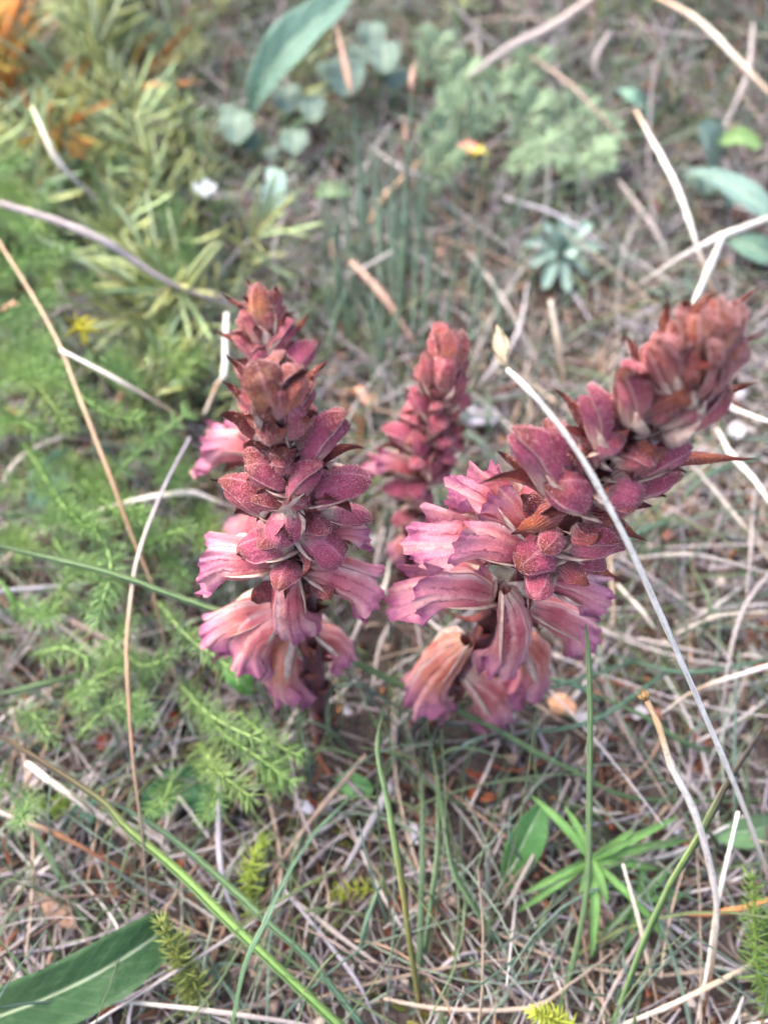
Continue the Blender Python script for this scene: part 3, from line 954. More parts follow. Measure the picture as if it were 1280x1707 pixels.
MARKS = [(180, 405, 'near the thick pale woody twig'), (140, 640, 'near the thin tan straw that slants through the sprigs'), (470, 230, 'near the round blue-green leaves'), (620, 100, 'near the tallest sedge head'),
         (650, 420, 'around the sedge stems'), (932, 425, 'near the pale blue-green rosette'), (1190, 560, 'behind the rusty bud tip of the leaning spike'), (900, 210, 'near the small pink and yellow flower'), (1190, 120, 'on the bank of litter'),
         (1200, 320, 'near the long drooping blue-green leaf'), (330, 1060, 'below the fringe of pink flowers'), (60, 1000, 'near the straight blue-grey straw'), (90, 1630, 'near the big dark lance leaf'), (985, 1432, 'around the star of narrow bright green leaves'),
         (1180, 1500, 'near the kinked stalk with a knob'), (1150, 1090, 'near the long white straw'), (640, 1230, 'at the foot of the broomrape spikes'), (590, 1400, 'near the thick straight grey stick'), (690, 900, 'near the dark-stemmed short spike'),
         (400, 1580, 'near the thick bright green blade'), (720, 1560, 'near the blade that fades from green to yellow'), (150, 1330, 'near the white-tipped straw'), (400, 1260, 'near the lavender-grey straw'), (330, 720, 'beside the slim spike'),
         (800, 1640, 'near the yellowing blade and the tall upright blade'), (1080, 880, 'under the leaning spike'), (830, 600, 'near the frayed head of the white straw'), (130, 180, 'in the narrow-leaved thicket'), (40, 820, 'near the dull blue-green leaf')]


def near(px, py):
    return min(MARKS, key=lambda m: (m[0] - px) ** 2 + (m[1] - py) ** 2)[2]


def tint(c):
    r, g_, b = [float(x) for x in c]
    if g_ > 1.12 * r: return 'blue-green' if b > .75 * g_ else 'green'
    if r < .12: return 'brown'
    if r > 1.45 * b: return 'tan'
    return 'pale grey' if r > .42 else 'grey'


SG = 'loose dry straws over the litter'
SL = 'dry grey-tan straw lying loose over the matted litter'
# straws with a look or a place of their own
s1, w1, r1 = strand('dry_straw', 'long white straw with a frayed head leaning across the largest broomrape', 'straw',
    [(846, 616, 18.6), (885, 655, 18.5), (960, 750, 17.6), (1040, 890, 15.8), (1110, 1040, 13.2), (1170, 1180, 10), (1230, 1320, 6.5), (1275, 1440, 3.5), (1310, 1540, .5)], 10.5,
    [WHT, WHT, WHT, WHT, WHT, lin(196, 182, 172), BRN], taper=(.6, 1.1))


def spikelet(parent, at, direction, L, W, col, n=7, mat=M_straw, name='spikelet'):
    g = Geo()
    d = nz(np.asarray(direction, float))
    a = nz(np.cross(d, [0.3, .2, 1])); b = np.cross(d, a)
    for i in range(n):
        k = i / n * 6.28 + rng.uniform(-.3, .3)
        o = a * math.cos(k) + b * math.sin(k)
        t = np.linspace(0, 1, 7)[:, None]
        l = L * rng.uniform(.6, 1.05)
        p = at + d * (l * t + L * .1 * rng.uniform(0, 2)) + o * (W * .42 * np.sin(t * 2.6) + W * .15 * t * rng.uniform(-1, 1))
        hw = W * .26 * np.interp(t[:, 0], [0, .35, .75, 1], [.5, 1, .55, .04])
        sweep(g, p, hw, hw * .5, np.asarray(col) * rng.uniform(.75, 1.1), o, FLAT)
    return link(name, g.mesh(name, mat), parent)


sp = spikelet(s1, w1[0] - np.array(s1.location) , D(824, 536, .156) - w1[0], .0098, .0036, lin(226, 206, 170), 9)
strand('dry_straw', 'thin tan straw slanting down through the feathery green sprigs', 'straw',
    [(-20, 370, 9), (0, 405, 9), (59, 501, 9), (98, 574, 8.8), (131, 659, 8.4), (157, 724, 8), (187, 797, 7.4), (217, 879, 6.4), (249, 958, 5.4), (262, 1004, 4.6), (285, 1099, 2.4), (315, 1181, 1.4), (330, 1240, .5)], 7.5, [TAN, lin(186, 160, 130), TAN, TAN, GRY])
strand('dry_straw', 'short straight pale straw resting on green shrub beside the spikes', 'straw', [(100, 582, 9), (207, 639, 8.2), (308, 698, 6.4)], 8, [WHT, PALE, TAN])
strand('dry_straw', 'white upright straw stub directly beside the slim spike', 'straw', [(378, 522, 7.5), (376, 570, 7.2), (374, 623, 6.6), (361, 645, 6), (341, 692, 5.2)], 11, [WHT, WHT, WHT, TAN, PALE])
strand('dry_straw', 'long grey stalk bowing down past the fringe of pink flowers', 'straw',
    [(318, 728, 7), (305, 754, 7), (272, 820, 7.5), (240, 900, 7.8), (223, 968, 7.8), (213, 1066, 7.4), (215, 1148, 7), (223, 1273, 6), (240, 1400, 4.6), (252, 1530, 2.6), (270, 1700, .3)], 7.5, [LAV, LAV, PALE, lin(170, 140, 110), lin(150, 120, 95), lin(98, 96, 86), lin(86, 94, 80)])
strand('dry_straw', 'pale bent straw lying flat just beside the front pink flowers', 'straw', [(165, 850, 4), (230, 833, 4.4), (312, 820, 4.6), (361, 836, 4.2), (400, 850, 3.6)], 10, [PALE, WHT, GRY])
strand('dry_straw', 'curved grey straw arching beside a blue-green leaf', 'straw', [(118, 724, 2.6), (59, 747, 3), (20, 780, 3), (-5, 830, 2.4)], 9, [GRY, PALE, GRY])
strand('woody_twig', 'thick pale woody twig angled through the green shrub', 'twig', [(-10, 335, 9.2), (20, 345, 9), (100, 370, 8.6), (180, 405, 8), (225, 435, 7.2), (300, 480, 6), (400, 512, 4)], 14, [lin(150, 136, 134), lin(176, 164, 162), lin(140, 126, 130)])
strand('dry_straw', 'thin pale stalk in the upper yellow-green shrub', 'straw', [(55, 180, 9), (75, 225, 9), (95, 265, 8.4), (130, 305, 7.4), (172, 338, 6)], 11, [lin(170, 182, 140), PALE, GRY])
strand('dry_straw', 'straight blue-grey straw lying under the long green blade', 'straw', [(-15, 990, 3.2), (0, 987, 3.2), (115, 977, 3), (166, 971, 2.6)], 9, [LAV, LAV])
strand('woody_twig', 'short brown-grey twig half buried below the feathery sprigs', 'twig', [(120, 1036, 1.6), (184, 1066, 1.5), (269, 1096, 1.0)], 14, [lin(140, 118, 108), GRY])
strand('dry_straw', 'white-tipped straw beside the brown-ended grass blade', 'straw', [(45, 1272, 3), (80, 1300, 3), (125, 1330, 2.6), (200, 1385, 1.8), (232, 1416, 1)], 13, [WHT, PALE, GRY, TAN])
strand('dry_straw', 'straw that is white at one end and rusty brown at the other', 'straw', [(-15, 1347, 3.6), (0, 1355, 3.6), (90, 1390, 3.2), (165, 1430, 2.6), (280, 1490, 1)], 10, [WHT, PALE, lin(150, 104, 66), lin(120, 72, 44), BRN])
strand('dry_straw', 'smooth lavender-grey straw bowed among the low green sprigs', 'straw', [(365, 1283, 2.6), (365, 1410, 2.6), (375, 1480, 2.2), (402, 1545, 1.2)], 11, [LAV, lin(168, 162, 170), LAV])
strand('woody_twig', 'thick straight grey stick at the foot of the spikes', 'twig', [(655, 1300, 1.2), (640, 1330, 1.4), (570, 1455, .9)], 17, [lin(140, 136, 140), lin(150, 146, 150)])
strand('dry_straw', 'pale straw lying level beside the big lance-shaped leaf', 'straw', [(190, 1668, 2.4), (350, 1685, 2.4), (500, 1707, 2.2), (560, 1720, 2)], 10, [PALE, GRY, LAV])
s, w, r = strand('dry_straw', 'kinked pale stalk with a small tan knob at its tip', 'straw', [(1078, 1168, 9.5), (1100, 1215, 9.2), (1122, 1285, 8.4), (1160, 1365, 7), (1190, 1480, 5), (1192, 1560, 3.6), (1180, 1650, 1.6), (1172, 1700, .3)], 13, [TAN, lin(190, 160, 120), WHT, lin(200, 190, 184), PALE, lin(130, 90, 60), BRN])
spikelet(s, w[0] - np.array(s.location), w[0] - w[3], .0028, .0034, lin(190, 150, 92), 7, name='seed_head')
strand('dry_straw', 'slender white straw rising against the kinked knobbed stalk', 'straw', [(1230, 1353, 6.2), (1200, 1485, 4.4), (1180, 1600, 2.6), (1158, 1712, .4)], 10, [WHT, PALE, WHT])
strand('dry_straw', 'orange-tan curled strip of dead grass', 'straw', [(1300, 1494, 2.4), (1240, 1512, 2.4), (1180, 1522, 2.2), (1135, 1522, 1.8)], 12, [lin(196, 140, 82), lin(190, 128, 72), lin(140, 80, 50)])
strand('dry_straw', 'blue-grey straw running under the narrow-leaved green rosette', 'straw', [(955, 1402, 1.6), (1065, 1500, 1.6), (1190, 1590, 1.2), (1290, 1640, .8)], 9, [LAV, LAV, GRY])
strand('dry_straw', 'gnarled pale twiglet among crumbs of litter', 'straw', [(1020, 1715, 1.2), (1115, 1675, 2), (1185, 1640, 2), (1260, 1600, 1.6), (1300, 1580, 1)], 11, [PALE, lin(186, 162, 138), PALE])
strand('dry_straw', 'thin side-branched pale stalk by the ribbed green blade', 'straw', [(1038, 1440, 3.6), (1065, 1540, 3), (1080, 1610, 2.2), (1097, 1680, .8)], 8, [PALE, TAN])
s, w, r = strand('dry_straw', 'dry straw with a papery sheath behind the long white straw', 'straw', [(1300, 1103, 4.6), (1280, 1110, 4.6), (1197, 1137, 4.6), (1152, 1155, 4.6), (1102, 1188, 4.2)], 9, [PALE, WHT, TAN, PALE])
strand('dry_straw', 'thick white straw sticking out behind the rusty bud tip', 'straw', [(1195, 715, 5), (1220, 760, 5.2), (1256, 799, 5.4), (1290, 850, 5.4)], 12, [PALE, WHT, WHT])
strand('dry_straw', 'thin pale straw descending away from the leaning spike', 'straw', [(1149, 769, 4.6), (1197, 825, 4.2), (1250, 890, 3.6), (1290, 945, 3)], 8, [GRY, PALE, TAN])
strand('dry_straw', 'pale straw running level behind the rusty bud tip', 'straw', [(1180, 660, 6), (1220, 680, 6.2), (1290, 705, 6.4)], 9, [WHT, WHT])
strand('dry_straw', 'tan and white stalk bowing down behind the rusty bud tip', 'straw', [(1060, 185, 8), (1100, 255, 8.4), (1135, 325, 8), (1165, 415, 7), (1195, 500, 5.4)], 11, [TAN, WHT, WHT, PALE, lin(160, 110, 80)])
strand('dry_straw', 'short bright white straw poking up from behind the rusty bud tip', 'straw', [(1206, 388, 8.6), (1180, 450, 7.6), (1143, 530, 6.4)], 12, [WHT, WHT])
strand('dry_straw', 'pale straw bent over a shallow angle on the bank', 'straw', [(1300, 355, 6.4), (1240, 378, 6.6), (1200, 394, 6.6), (1140, 425, 6), (1060, 478, 4.6)], 10, [PALE, WHT, GRY])
strand('dry_straw', 'long tan stem stretched over the bank of litter', 'straw', [(1085, -10, 5), (1165, 35, 5.4), (1240, 110, 5.4), (1300, 172, 5)], 12, [TAN, PALE, TAN])
strand('woody_twig', 'thick grey-brown dead stem beyond the feathery-leaved plant', 'twig', [(1000, -12, 5), (920, 45, 4.6), (850, 80, 4), (780, 130, 3)], 17, [lin(168, 150, 140), GRY, GRY])
strand('dry_straw', 'grey hooked straw curling down the bank', 'straw', [(1255, 40, 4.6), (1248, 110, 5), (1235, 150, 5), (1203, 218, 4)], 11, [GRY, GRY])
strand('dry_straw', 'tan upright stalk standing alone behind the frayed straw head', 'straw', [(917, 500, 5), (930, 570, 3.8), (940, 645, 2)], 11, [PALE, TAN])
strand('dry_straw', 'flat pinkish-tan dead blade behind the spikes', 'straw', [(585, 436, 3.4), (640, 495, 3), (692, 575, 1.6)], 14, [lin(184, 150, 132), lin(170, 136, 118)])
# further straws alike
for pts, w, c in [
    ([(0, 940, 2.4), (49, 905, 2.4), (131, 866, 2)], 9, lin(160, 140, 126)), ([(85, 1030, 1), (148, 1082, 1), (190, 1130, .6)], 12, GRY),
    ([(610, 1258, 2.4), (525, 1360, 2), (450, 1462, 1.2)], 12, lin(150, 126, 110)), ([(475, 1485, 2), (550, 1575, 2), (600, 1645, 1.8), (632, 1712, 1.2)], 10, LAV),
    ([(490, 1500, 1.4), (560, 1555, 1.6), (650, 1620, 1.2)], 11, GRY), ([(1085, 1535, 2.2), (1020, 1650, 1.6), (992, 1712, 1)], 10, GRY),
    ([(950, 1298, 2), (910, 1385, 1.8), (850, 1500, 1.4), (800, 1592, .8)], 11, GRY), ([(1140, 1365, 2.4), (1050, 1455, 2)], 10, GRY),
    ([(780, 1352, 1.6), (810, 1290, 2), (830, 1238, 2)], 9, GRY), ([(640, 1665, 1.2), (740, 1682, 1.4), (880, 1680, 1.8), (950, 1640, 1.8), (1030, 1580, 1.2)], 11, lin(176, 158, 142)),
    ([(1256, 815, 4), (1252, 908, 4), (1244, 1000, 3)], 9, GRY), ([(1290, 945, 3), (1241, 1012, 3.4), (1215, 1101, 3), (1203, 1210, 1.8)], 10, lin(176, 166, 164)),
    ([(1063, 1063, 2.4), (1137, 1081, 2.8), (1209, 1095, 2.4)], 9, GRY), ([(1028, 974, 3), (1066, 1015, 3), (1093, 1050, 2.6)], 9, PALE),
    ([(1126, 1057, 2.4), (1197, 1027, 3), (1290, 1018, 3)], 9, PALE), ([(1060, 930, 3), (1160, 925, 3.4), (1290, 958, 3)], 10, lin(180, 172, 166)),
    ([(1016, 915, 3), (1020, 980, 2.4), (1022, 1050, 1.4)], 9, lin(178, 156, 130)), ([(1016, 55, 4), (995, 90, 4), (990, 128, 3.4)], 12, GRY),
    ([(640, 880, 2), (610, 1010, 2.4), (560, 1120, 2)], 11, GRY), ([(600, 1030, 2.4), (640, 980, 3), (650, 930, 2.4)], 11, PALE),
    ([(620, 1150, 1.4), (640, 1060, 2), (690, 990, 2)], 10, GRY), ([(460, 1250, 1.6), (500, 1180, 1.8), (560, 1110, 1.6)], 10, GRY),
    ([(780, 420, 2), (840, 500, 2.6), (900, 610, 2)], 10, GRY), ([(800, 640, 2), (860, 560, 3), (880, 470, 3)], 9, lin(178, 170, 172)),
    ([(640, 1240, 2), (690, 1180, 2.4), (800, 1110, 2)], 9, GRY), ([(960, 900, 2), (1010, 840, 3), (1090, 800, 3)], 9, GRY), ([(880, 90, 3), (960, 150, 4), (1060, 260, 3)], 10, lin(160, 138, 124)),
    ([(840, 330, 2), (930, 360, 3), (1020, 420, 3)], 9, LAV), ([(700, 270, 2), (640, 330, 2.6), (600, 400, 2)], 12, TAN), ([(1030, 300, 3), (1090, 380, 3), (1120, 450, 2)], 10, GRY),
    ([(240, 600, 2), (200, 660, 3), (190, 700, 2)], 10, lin(160, 120, 92)), ([(40, 900, 2), (120, 870, 2), (210, 868, 2)], 10, PALE), ([(300, 1330, 1), (270, 1400, 1.6), (290, 1440, 1)], 9, GRY)]:
    strand('dry_straw', tint(c) + ' dry straw ' + near(*pts[1][:2]), 'straw', pts, w * .8, [np.asarray(c) * .9, np.asarray(c) * rng.uniform(.8, 1.1)], group=SG)
for i in range(120):
    px, py = rng.uniform(-60, 1340), rng.uniform(20, 1720)
    if px < 420 and py < 1150 and rng.uniform() < .7: continue
    a, l = rng.uniform(0, 6.28), rng.uniform(40, 150) * (0.6 + py / 2400)
    h = rng.uniform(.3, 2.2)
    q = [(px + math.cos(a + k * rng.normal(0, .25)) * l * k, py + math.sin(a + k * rng.normal(0, .25)) * l * k, max(.15, h + rng.normal(0, .5))) for k in (-1, 0, 1)]
    c = GREY[rng.integers(0, 6)] * rng.uniform(.85, 1.2)
    strand('dry_straw', tint(c) + ' dry straw ' + near(px, py), 'straw', q, rng.uniform(4, 7.5), [c * .85], group=SG)

# green blades
BG, BL = 'scattered narrow grass blades', 'narrow green grass blade bending over the litter'


def blade(label, pts, w, cols, group=None, taper=(.5, .8)):
    return strand('grass_blade', label, 'grass', pts, w, cols, M_blade, True, group, taper)


blade('very long green blade passing behind the pink flowers of two spikes', [(-20, 903, 8.6), (0, 909, 8.6), (82, 928, 8.4), (174, 951, 8.2), (230, 969, 8), (295, 994, 7.6), (361, 1017, 7.2), (400, 1030, 6.8), (490, 1063, 6.2), (526, 1078, 5.8), (597, 1108, 4.8), (668, 1144, 3.8), (815, 1212, 2.4), (890, 1255, 2.2), (960, 1290, 2), (1020, 1322, 1.8), (1090, 1335, 1.4), (1290, 1336, .6)], 13, [lin(128, 160, 104), lin(120, 154, 96), GRN, GRN, DGR, DGR], taper=(.8, .6))
blade('thick bright green blade with withered brown tip', [(-15, 1218, 5), (49, 1255, 5), (165, 1330, 4.8), (215, 1380, 4.6), (300, 1450, 4.2), (400, 1550, 3.6), (500, 1645, 2.8), (575, 1715, 2)], 17, [lin(140, 104, 74), lin(120, 96, 62), lin(130, 150, 76), lin(150, 190, 96), lin(146, 188, 94), lin(130, 174, 84)], taper=(.5, 1.1))
blade('blue-green blade running parallel with the thick bright one', [(172, 1332, 3.6), (240, 1365, 3.6), (310, 1415, 3.4), (380, 1475, 3.2), (450, 1540, 3), (520, 1605, 2.6), (605, 1710, 1.8)], 13, [BLU, GRN, BLU])
blade('blue-green blade crossing over the thick bright green one', [(592, 1322, 3), (530, 1385, 3.6), (480, 1460, 4.4), (445, 1535, 4.8), (410, 1610, 4.4), (388, 1712, 3.4)], 11, [BLU, BLU, lin(110, 152, 104)])
blade('green blade fading through yellow to a rusty base', [(640, 1175, 6), (630, 1250, 6), (645, 1330, 5.6), (660, 1420, 5), (672, 1500, 4), (685, 1600, 2.4), (703, 1712, .5)], 12, [DGR, GRN, GRN, lin(130, 156, 80), lin(176, 164, 84), lin(150, 150, 70), lin(150, 110, 60)])
blade('tall upright green blade under the drooping flower of the leaning spike', [(976, 1040, 10.5), (981, 1090, 10), (985, 1200, 8.6), (985, 1350, 6.4), (982, 1480, 4.4), (960, 1600, 2.4), (932, 1700, .5)], 11, [lin(150, 190, 126), lin(150, 186, 124), lin(138, 174, 116), lin(128, 164, 108)])
blade('broad ribbed green blade with dark brown withered tip', [(1280, 1200, 7), (1240, 1260, 7), (1210, 1308, 6.8), (1195, 1338, 6.6), (1165, 1395, 6), (1115, 1480, 4.8), (1070, 1580, 3.2), (1020, 1715, .8)], 15, [lin(120, 96, 84), lin(96, 76, 66), lin(100, 90, 60), lin(150, 176, 96), lin(146, 182, 104), lin(132, 172, 100)])
for pts, w, c in [
    ([(715, 1225, 2.4), (730, 1300, 2.6), (740, 1375, 2.8), (755, 1450, 2.6), (790, 1510, 2.2), (830, 1572, 1.2)], 10, DGR), ([(700, 1240, 2), (705, 1400, 2.4), (700, 1600, 1), (690, 1690, .3)], 11, lin(96, 128, 90)),
    ([(726, 1260, 2), (730, 1400, 2.4), (715, 1525, 1.8), (702, 1610, .6)], 10, DGR), ([(-5, 960, 4.2), (20, 997, 4), (30, 1035, 3)], 11, lin(120, 166, 80)),
    ([(-15, 1160, 3.4), (66, 1141, 3.4), (134, 1124, 3)], 12, lin(130, 166, 110)), ([(-5, 1282, 2.4), (55, 1380, 2.4), (100, 1460, 2), (160, 1570, 1)], 11, GRN),
    ([(-10, 1555, 2.4), (50, 1625, 2), (90, 1660, 1)], 10, GRN), ([(985, 1155, 2.4), (1066, 1190, 2.6), (1137, 1235, 2.4), (1200, 1258, 1.8)], 10, DGR),
    ([(900, 1128, 2.4), (959, 1143, 2.4), (1000, 1170, 2)], 11, BLU), ([(0, 855, 3), (60, 860, 3), (150, 875, 2.6)], 10, GRN), ([(180, 962, 3), (290, 960, 3.2), (340, 958, 3)], 10, lin(124, 156, 100)),
    ([(640, 1460, 2), (610, 1540, 2), (600, 1600, 1)], 9, BLU), ([(860, 1225, 2), (990, 1200, 2.6), (1110, 1120, 2.4)], 9, BLU), ([(740, 1180, 2.2), (900, 1150, 2.8), (1060, 1100, 2.6)], 8, BLU),
    ([(960, 960, 2), (1040, 900, 3), (1130, 860, 2.6)], 9, BLU), ([(1130, 840, 2.4), (1180, 790, 3), (1270, 760, 3)], 9, BLU), ([(1010, 1090, 2), (1140, 1120, 2.8), (1280, 1100, 2.4)], 9, BLU)]:
    blade('narrow ' + tint(c) + ' grass blade ' + near(*pts[1][:2]), pts, w, [np.asarray(c), np.asarray(c) * .9], BG)
for i in range(250):
    px, py = rng.uniform(-40, 1320), rng.uniform(60, 1700)
    if i < 36: px, py = rng.uniform(460, 800), rng.uniform(1150, 1330)
    a, l = rng.uniform(-2.4, -.7), rng.uniform(60, 170) * (0.5 + py / 2600)
    h1 = rng.uniform(1.2, 4.5)
    b = rng.normal(0, .5)
    q = [(px, py, .05), (px + math.cos(a) * l * .5, py + math.sin(a) * l * .5, h1 * .75), (px + math.cos(a + b) * l, py + math.sin(a + b) * l, h1 * rng.uniform(.5, 1.05))]
    c = GREENS[rng.integers(0, 5)] * rng.uniform(.85, 1.1)
    blade('narrow ' + tint(c) + ' grass blade ' + near(px, py), q, rng.uniform(4, 8), [c], BG, (.9, .3))
# sedge stems behind the spikes, some with brown heads
QG = 'sedge stems behind the spikes'
for pts, w, head in [
    ([(588, 168, 7), (598, 280, 5), (612, 390, 3), (628, 500, .2)], 13, (560, 30)), ([(686, 160, 7.4), (680, 260, 5.4), (672, 400, 3), (664, 560, .1)], 12, (690, 90)),
    ([(677, 245, 6), (676, 340, 4), (672, 470, 1.6), (668, 570, .1)], 11, (676, 190)), ([(562, 440, 3.4), (580, 500, 2), (590, 570, .2)], 10, (553, 398)), ([(735, 440, 4), (730, 500, 2.6), (722, 580, .4)], 9, (738, 405))]:
    s, w3, r = strand('sedge_stem', 'blue-green sedge stem topped by a pinkish-brown flower head', 'sedge', pts, w * .7, [lin(136, 168, 140), lin(124, 160, 132), lin(112, 150, 112)], M_blade, True, QG + ' with heads', (.6, 1))
    hd = P(head[0], head[1], pts[0][2] / 100 + .009)
    spikelet(s, w3[0] - np.array(s.location), hd - w3[0], float(np.linalg.norm(hd - w3[0])) * .9,   .0036, lin(214, 172, 150), 6, name='flower_head')
for x0, y0, x1, y1, h in [(620, 200, 640, 540, 6), (640, 270, 642, 560, 5), (600, 230, 610, 500, 5.4), (660, 300, 655, 590, 5), (575, 300, 600, 560, 5), (705, 310, 690, 590, 5), (545, 330, 585, 580, 4.6), (720, 360, 700, 600, 4.4), (655, 240, 650, 560, 6), (630, 330, 640, 610, 4), (770, 400, 740, 620, 4), (800, 430, 765, 640, 3.6), (530, 400, 560, 590, 3.6), (790, 380, 800, 560, 4), (570, 350, 560, 520, 4), (690, 420, 680, 640, 3)]:
    strand('sedge_stem', 'slender blue-green sedge stem without a head behind the spikes', 'sedge', [(x0, y0, h), (x0 * .6 + x1 * .4 + rng.normal(0, 5), y0 * .6 + y1 * .4, h * .6), (x1, y1, .1)], rng.uniform(5, 8), [lin(146, 176, 152) * rng.uniform(.85, 1.1), lin(122, 160, 134)], M_blade, True, QG, (.3, .9))

for i in range(36):
    x1, y1 = rng.uniform(520, 850), rng.uniform(420, 660)
    l = rng.uniform(110, 230)
    dx = rng.normal(0, 35)
    strand('sedge_stem', 'slender blue-green sedge stem without a head ' + near(x1, y1), 'sedge', [(x1 + dx, y1 - l, l / 42), (x1 + dx * .35, y1 - l * .5, l / 70), (x1, y1, .1)], rng.uniform(4, 7), [lin(150, 178, 156) * rng.uniform(.8, 1.1), BLU], M_blade, True, QG, (.3, .9))

# ------------------------------------------------------------------ broad leaves
def leaf_geo(pts, hw_max, col, shape, fold=.25, wave=.06, roll=0.0, nrm=(0, -.5, .85), col2=None):
    """broad leaf along a 3D midline, base first"""
    g = Geo()
    mid = smooth(pts, 8)
    n, m_ = len(mid), 11
    t = np.linspace(0, 1, n)
    tan = nz(np.gradient(mid, axis=0))
    nr = np.broadcast_to(nz(np.asarray(nrm, float)), mid.shape)
    side = nz(np.cross(tan, nr))
    nn = np.cross(side, tan)
    c_, s_ = math.cos(roll), math.sin(roll)
    side, nn = side * c_ + nn * s_, nn * c_ - side * s_
    hw = hw_max * np.interp(t, *shape)
    u = np.linspace(-1, 1, m_)
    ph = rng.uniform(0, 6.28, 3)
    off = (fold * np.abs(u)[None] ** 1.3 * hw[:, None] - .07 * hw_max * np.exp(-(u / .10) ** 2)[None]
           + wave * hw[:, None] * np.abs(u)[None] * np.sin(14 * t[:, None] + 2 * np.sign(u)[None] + ph[0]) + .03 * hw_max * np.sin(30 * t[:, None] + 9 * u[None]))
    A = mid[:, None] + side[:, None] * (u[None, :, None] * hw[:, None, None]) + nn[:, None] * off[..., None]
    tk = .0003
    B = A - nn[:, None] * tk
    idx = np.arange(n * m_).reshape(n, m_)
    F1 = np.stack([idx[:-1, :-1], idx[:-1, 1:], idx[1:, 1:], idx[1:, :-1]], -1).reshape(-1, 4)
    o = n * m_
    E = np.concatenate([np.stack([e[:-1], e[1:], e[1:] + o, e[:-1] + o], -1) for e in (idx[:, 0], idx[:, -1])])
    uv = np.stack([np.broadcast_to(u[None] * .5 + .5, (n, m_)), np.broadcast_to(t[:, None], (n, m_))], -1).reshape(-1, 2)
    g.add(np.concatenate([A.reshape(-1, 3), B.reshape(-1, 3)]), np.concatenate([F1, F1[:, ::-1] + o, E]), np.asarray(col) , np.concatenate([uv, uv]))
    return g, mid


LANCE = ([0, .06, .2, .45, .7, .88, .97, 1], [.18, .3, .7, 1, .86, .48, .16, .02])
OVAL = ([0, .05, .2, .5, .8, .95, 1], [.1, .4, .85, 1, .8, .4, .05])
ROUNDL = ([0, .1, .3, .6, .85, .96, 1], [.15, .6, .95, 1, .75, .4, .05])
LINEAR = ([0, .1, .45, .75, .92, 1], [.5, .85, 1, .75, .35, .04])


def broad(name, label, pts, wpx, col, shape=LANCE, fold=.25, group=None, nrm=(0, -.5, .85), wave=.06, cat='leaf'):
    w3 = [P(x, y, h / 100) for x, y, h in pts]
    dep = float(np.mean([(p - EYE) @ FWD for p in w3]))
    base = w3[0]
    g, mid = leaf_geo([p - base for p in w3], wpx / 2 * dep / FPX, col, shape, fold, wave, nrm=nrm)
    root = empty(name, base)
    tag(root, label, cat, group)
    link('leaf_blade', g.mesh('leaf_blade', M_leaf), root)
    g2 = Geo()
    rr = wpx / 2 * dep / FPX * .05 * np.linspace(1, .25, len(mid))
    sweep(g2, np.vstack([mid[0] - (mid[1] - mid[0]) * 2.0, mid - np.array([0, -.0, .0006])]), np.r_[rr[0], rr], np.r_[rr[0], rr], np.asarray(col) * .6 + np.array([.22, .26, .16]), np.array([.1, -.4, .9]), ROUND6)
    link('midrib', g2.mesh('midrib', M_needle), root)
    return root


broad('lance_leaf', 'big dark green lance leaf with pale midrib lying over the litter', [(-170, 1752, 1.5), (-60, 1716, 2.4), (70, 1668, 3.2), (180, 1614, 3.4), (285, 1545, 3.0)], 104, lin(46, 78, 42), ([0, .2, .5, .8, .95, 1], [.4, .8, 1, .96, .8, .5]), .22)
broad('lance_leaf', 'long blue-green lance leaf with pale midrib arching beyond the sedge', [(415, 195, 2), (440, 130, 4), (490, 65, 5.4), (545, 18, 5.6), (590, -20, 5)], 70, lin(98, 130, 112), LANCE, .3)
broad('lance_leaf', 'mid green leaf standing edge-up next to the narrow-leaved rosette', [(846, 1482, .3), (862, 1430, 1.4), (885, 1380, 2.2), (908, 1335, 2.4)], 62, lin(72, 116, 62), LANCE, .35)
broad('oval_leaf', 'dark green oval leaf hidden low among feathery sprigs', [(240, 1360, .4), (275, 1325, 1), (320, 1300, 1.3), (352, 1290, 1)], 62, lin(58, 100, 66), OVAL)
broad('oval_leaf', 'dark green oval leaf under the lavender-grey straw', [(265, 1290, .4), (300, 1310, .9), (345, 1330, 1.2), (372, 1365, 1)], 58, lin(54, 96, 62), OVAL)
broad('oval_leaf', 'small fresh green leaf at the foot of the orange-tinged flower', [(560, 1300, .3), (590, 1308, .7), (622, 1320, .6)], 40, lin(92, 138, 84), OVAL)
broad('oval_leaf', 'blue-green leaf beside the white-tipped straw', [(115, 1362, .4), (150, 1352, .9), (190, 1340, .9)], 36, lin(96, 146, 116), OVAL)
broad('lance_leaf', 'dull blue-green leaf below the short pale straw', [(50, 848, .5), (85, 800, 1.6), (118, 745, 2.2)], 66, lin(104, 140, 116), LANCE)
broad('lance_leaf', 'long blue-green leaf drooping over the bank of litter', [(1150, 282, 3), (1210, 305, 3.6), (1260, 338, 3.6), (1310, 385, 3)], 46, lin(110, 138, 128), LANCE)
broad('oval_leaf', 'pale grey-green upright leaf on the bank', [(1192, 275, 1.4), (1185, 235, 3), (1165, 205, 4)], 52, lin(140, 162, 148), OVAL)
broad('oval_leaf', 'small bright yellow-green leaf on the bank', [(1198, 236, 3), (1232, 228, 3.6), (1268, 246, 3.4)], 30, lin(116, 148, 88), OVAL)
broad('lance_leaf', 'grey-green leaf low at the edge of the bank', [(1215, 400, 1.4), (1255, 412, 2), (1300, 440, 1.6)], 48, lin(98, 130, 112), LANCE)
broad('lance_leaf', 'faded green leaf lying under the broad ribbed blade', [(1300, 1372, 1), (1250, 1385, 1.6), (1185, 1392, 1.4)], 58, lin(104, 138, 92), LANCE)
broad('lance_leaf', 'pale blue-green leaf curving over beneath the lance leaf', [(436, 392, .6), (450, 345, 2.2), (462, 300, 3), (444, 280, 3)], 36, lin(140, 168, 156), LANCE)
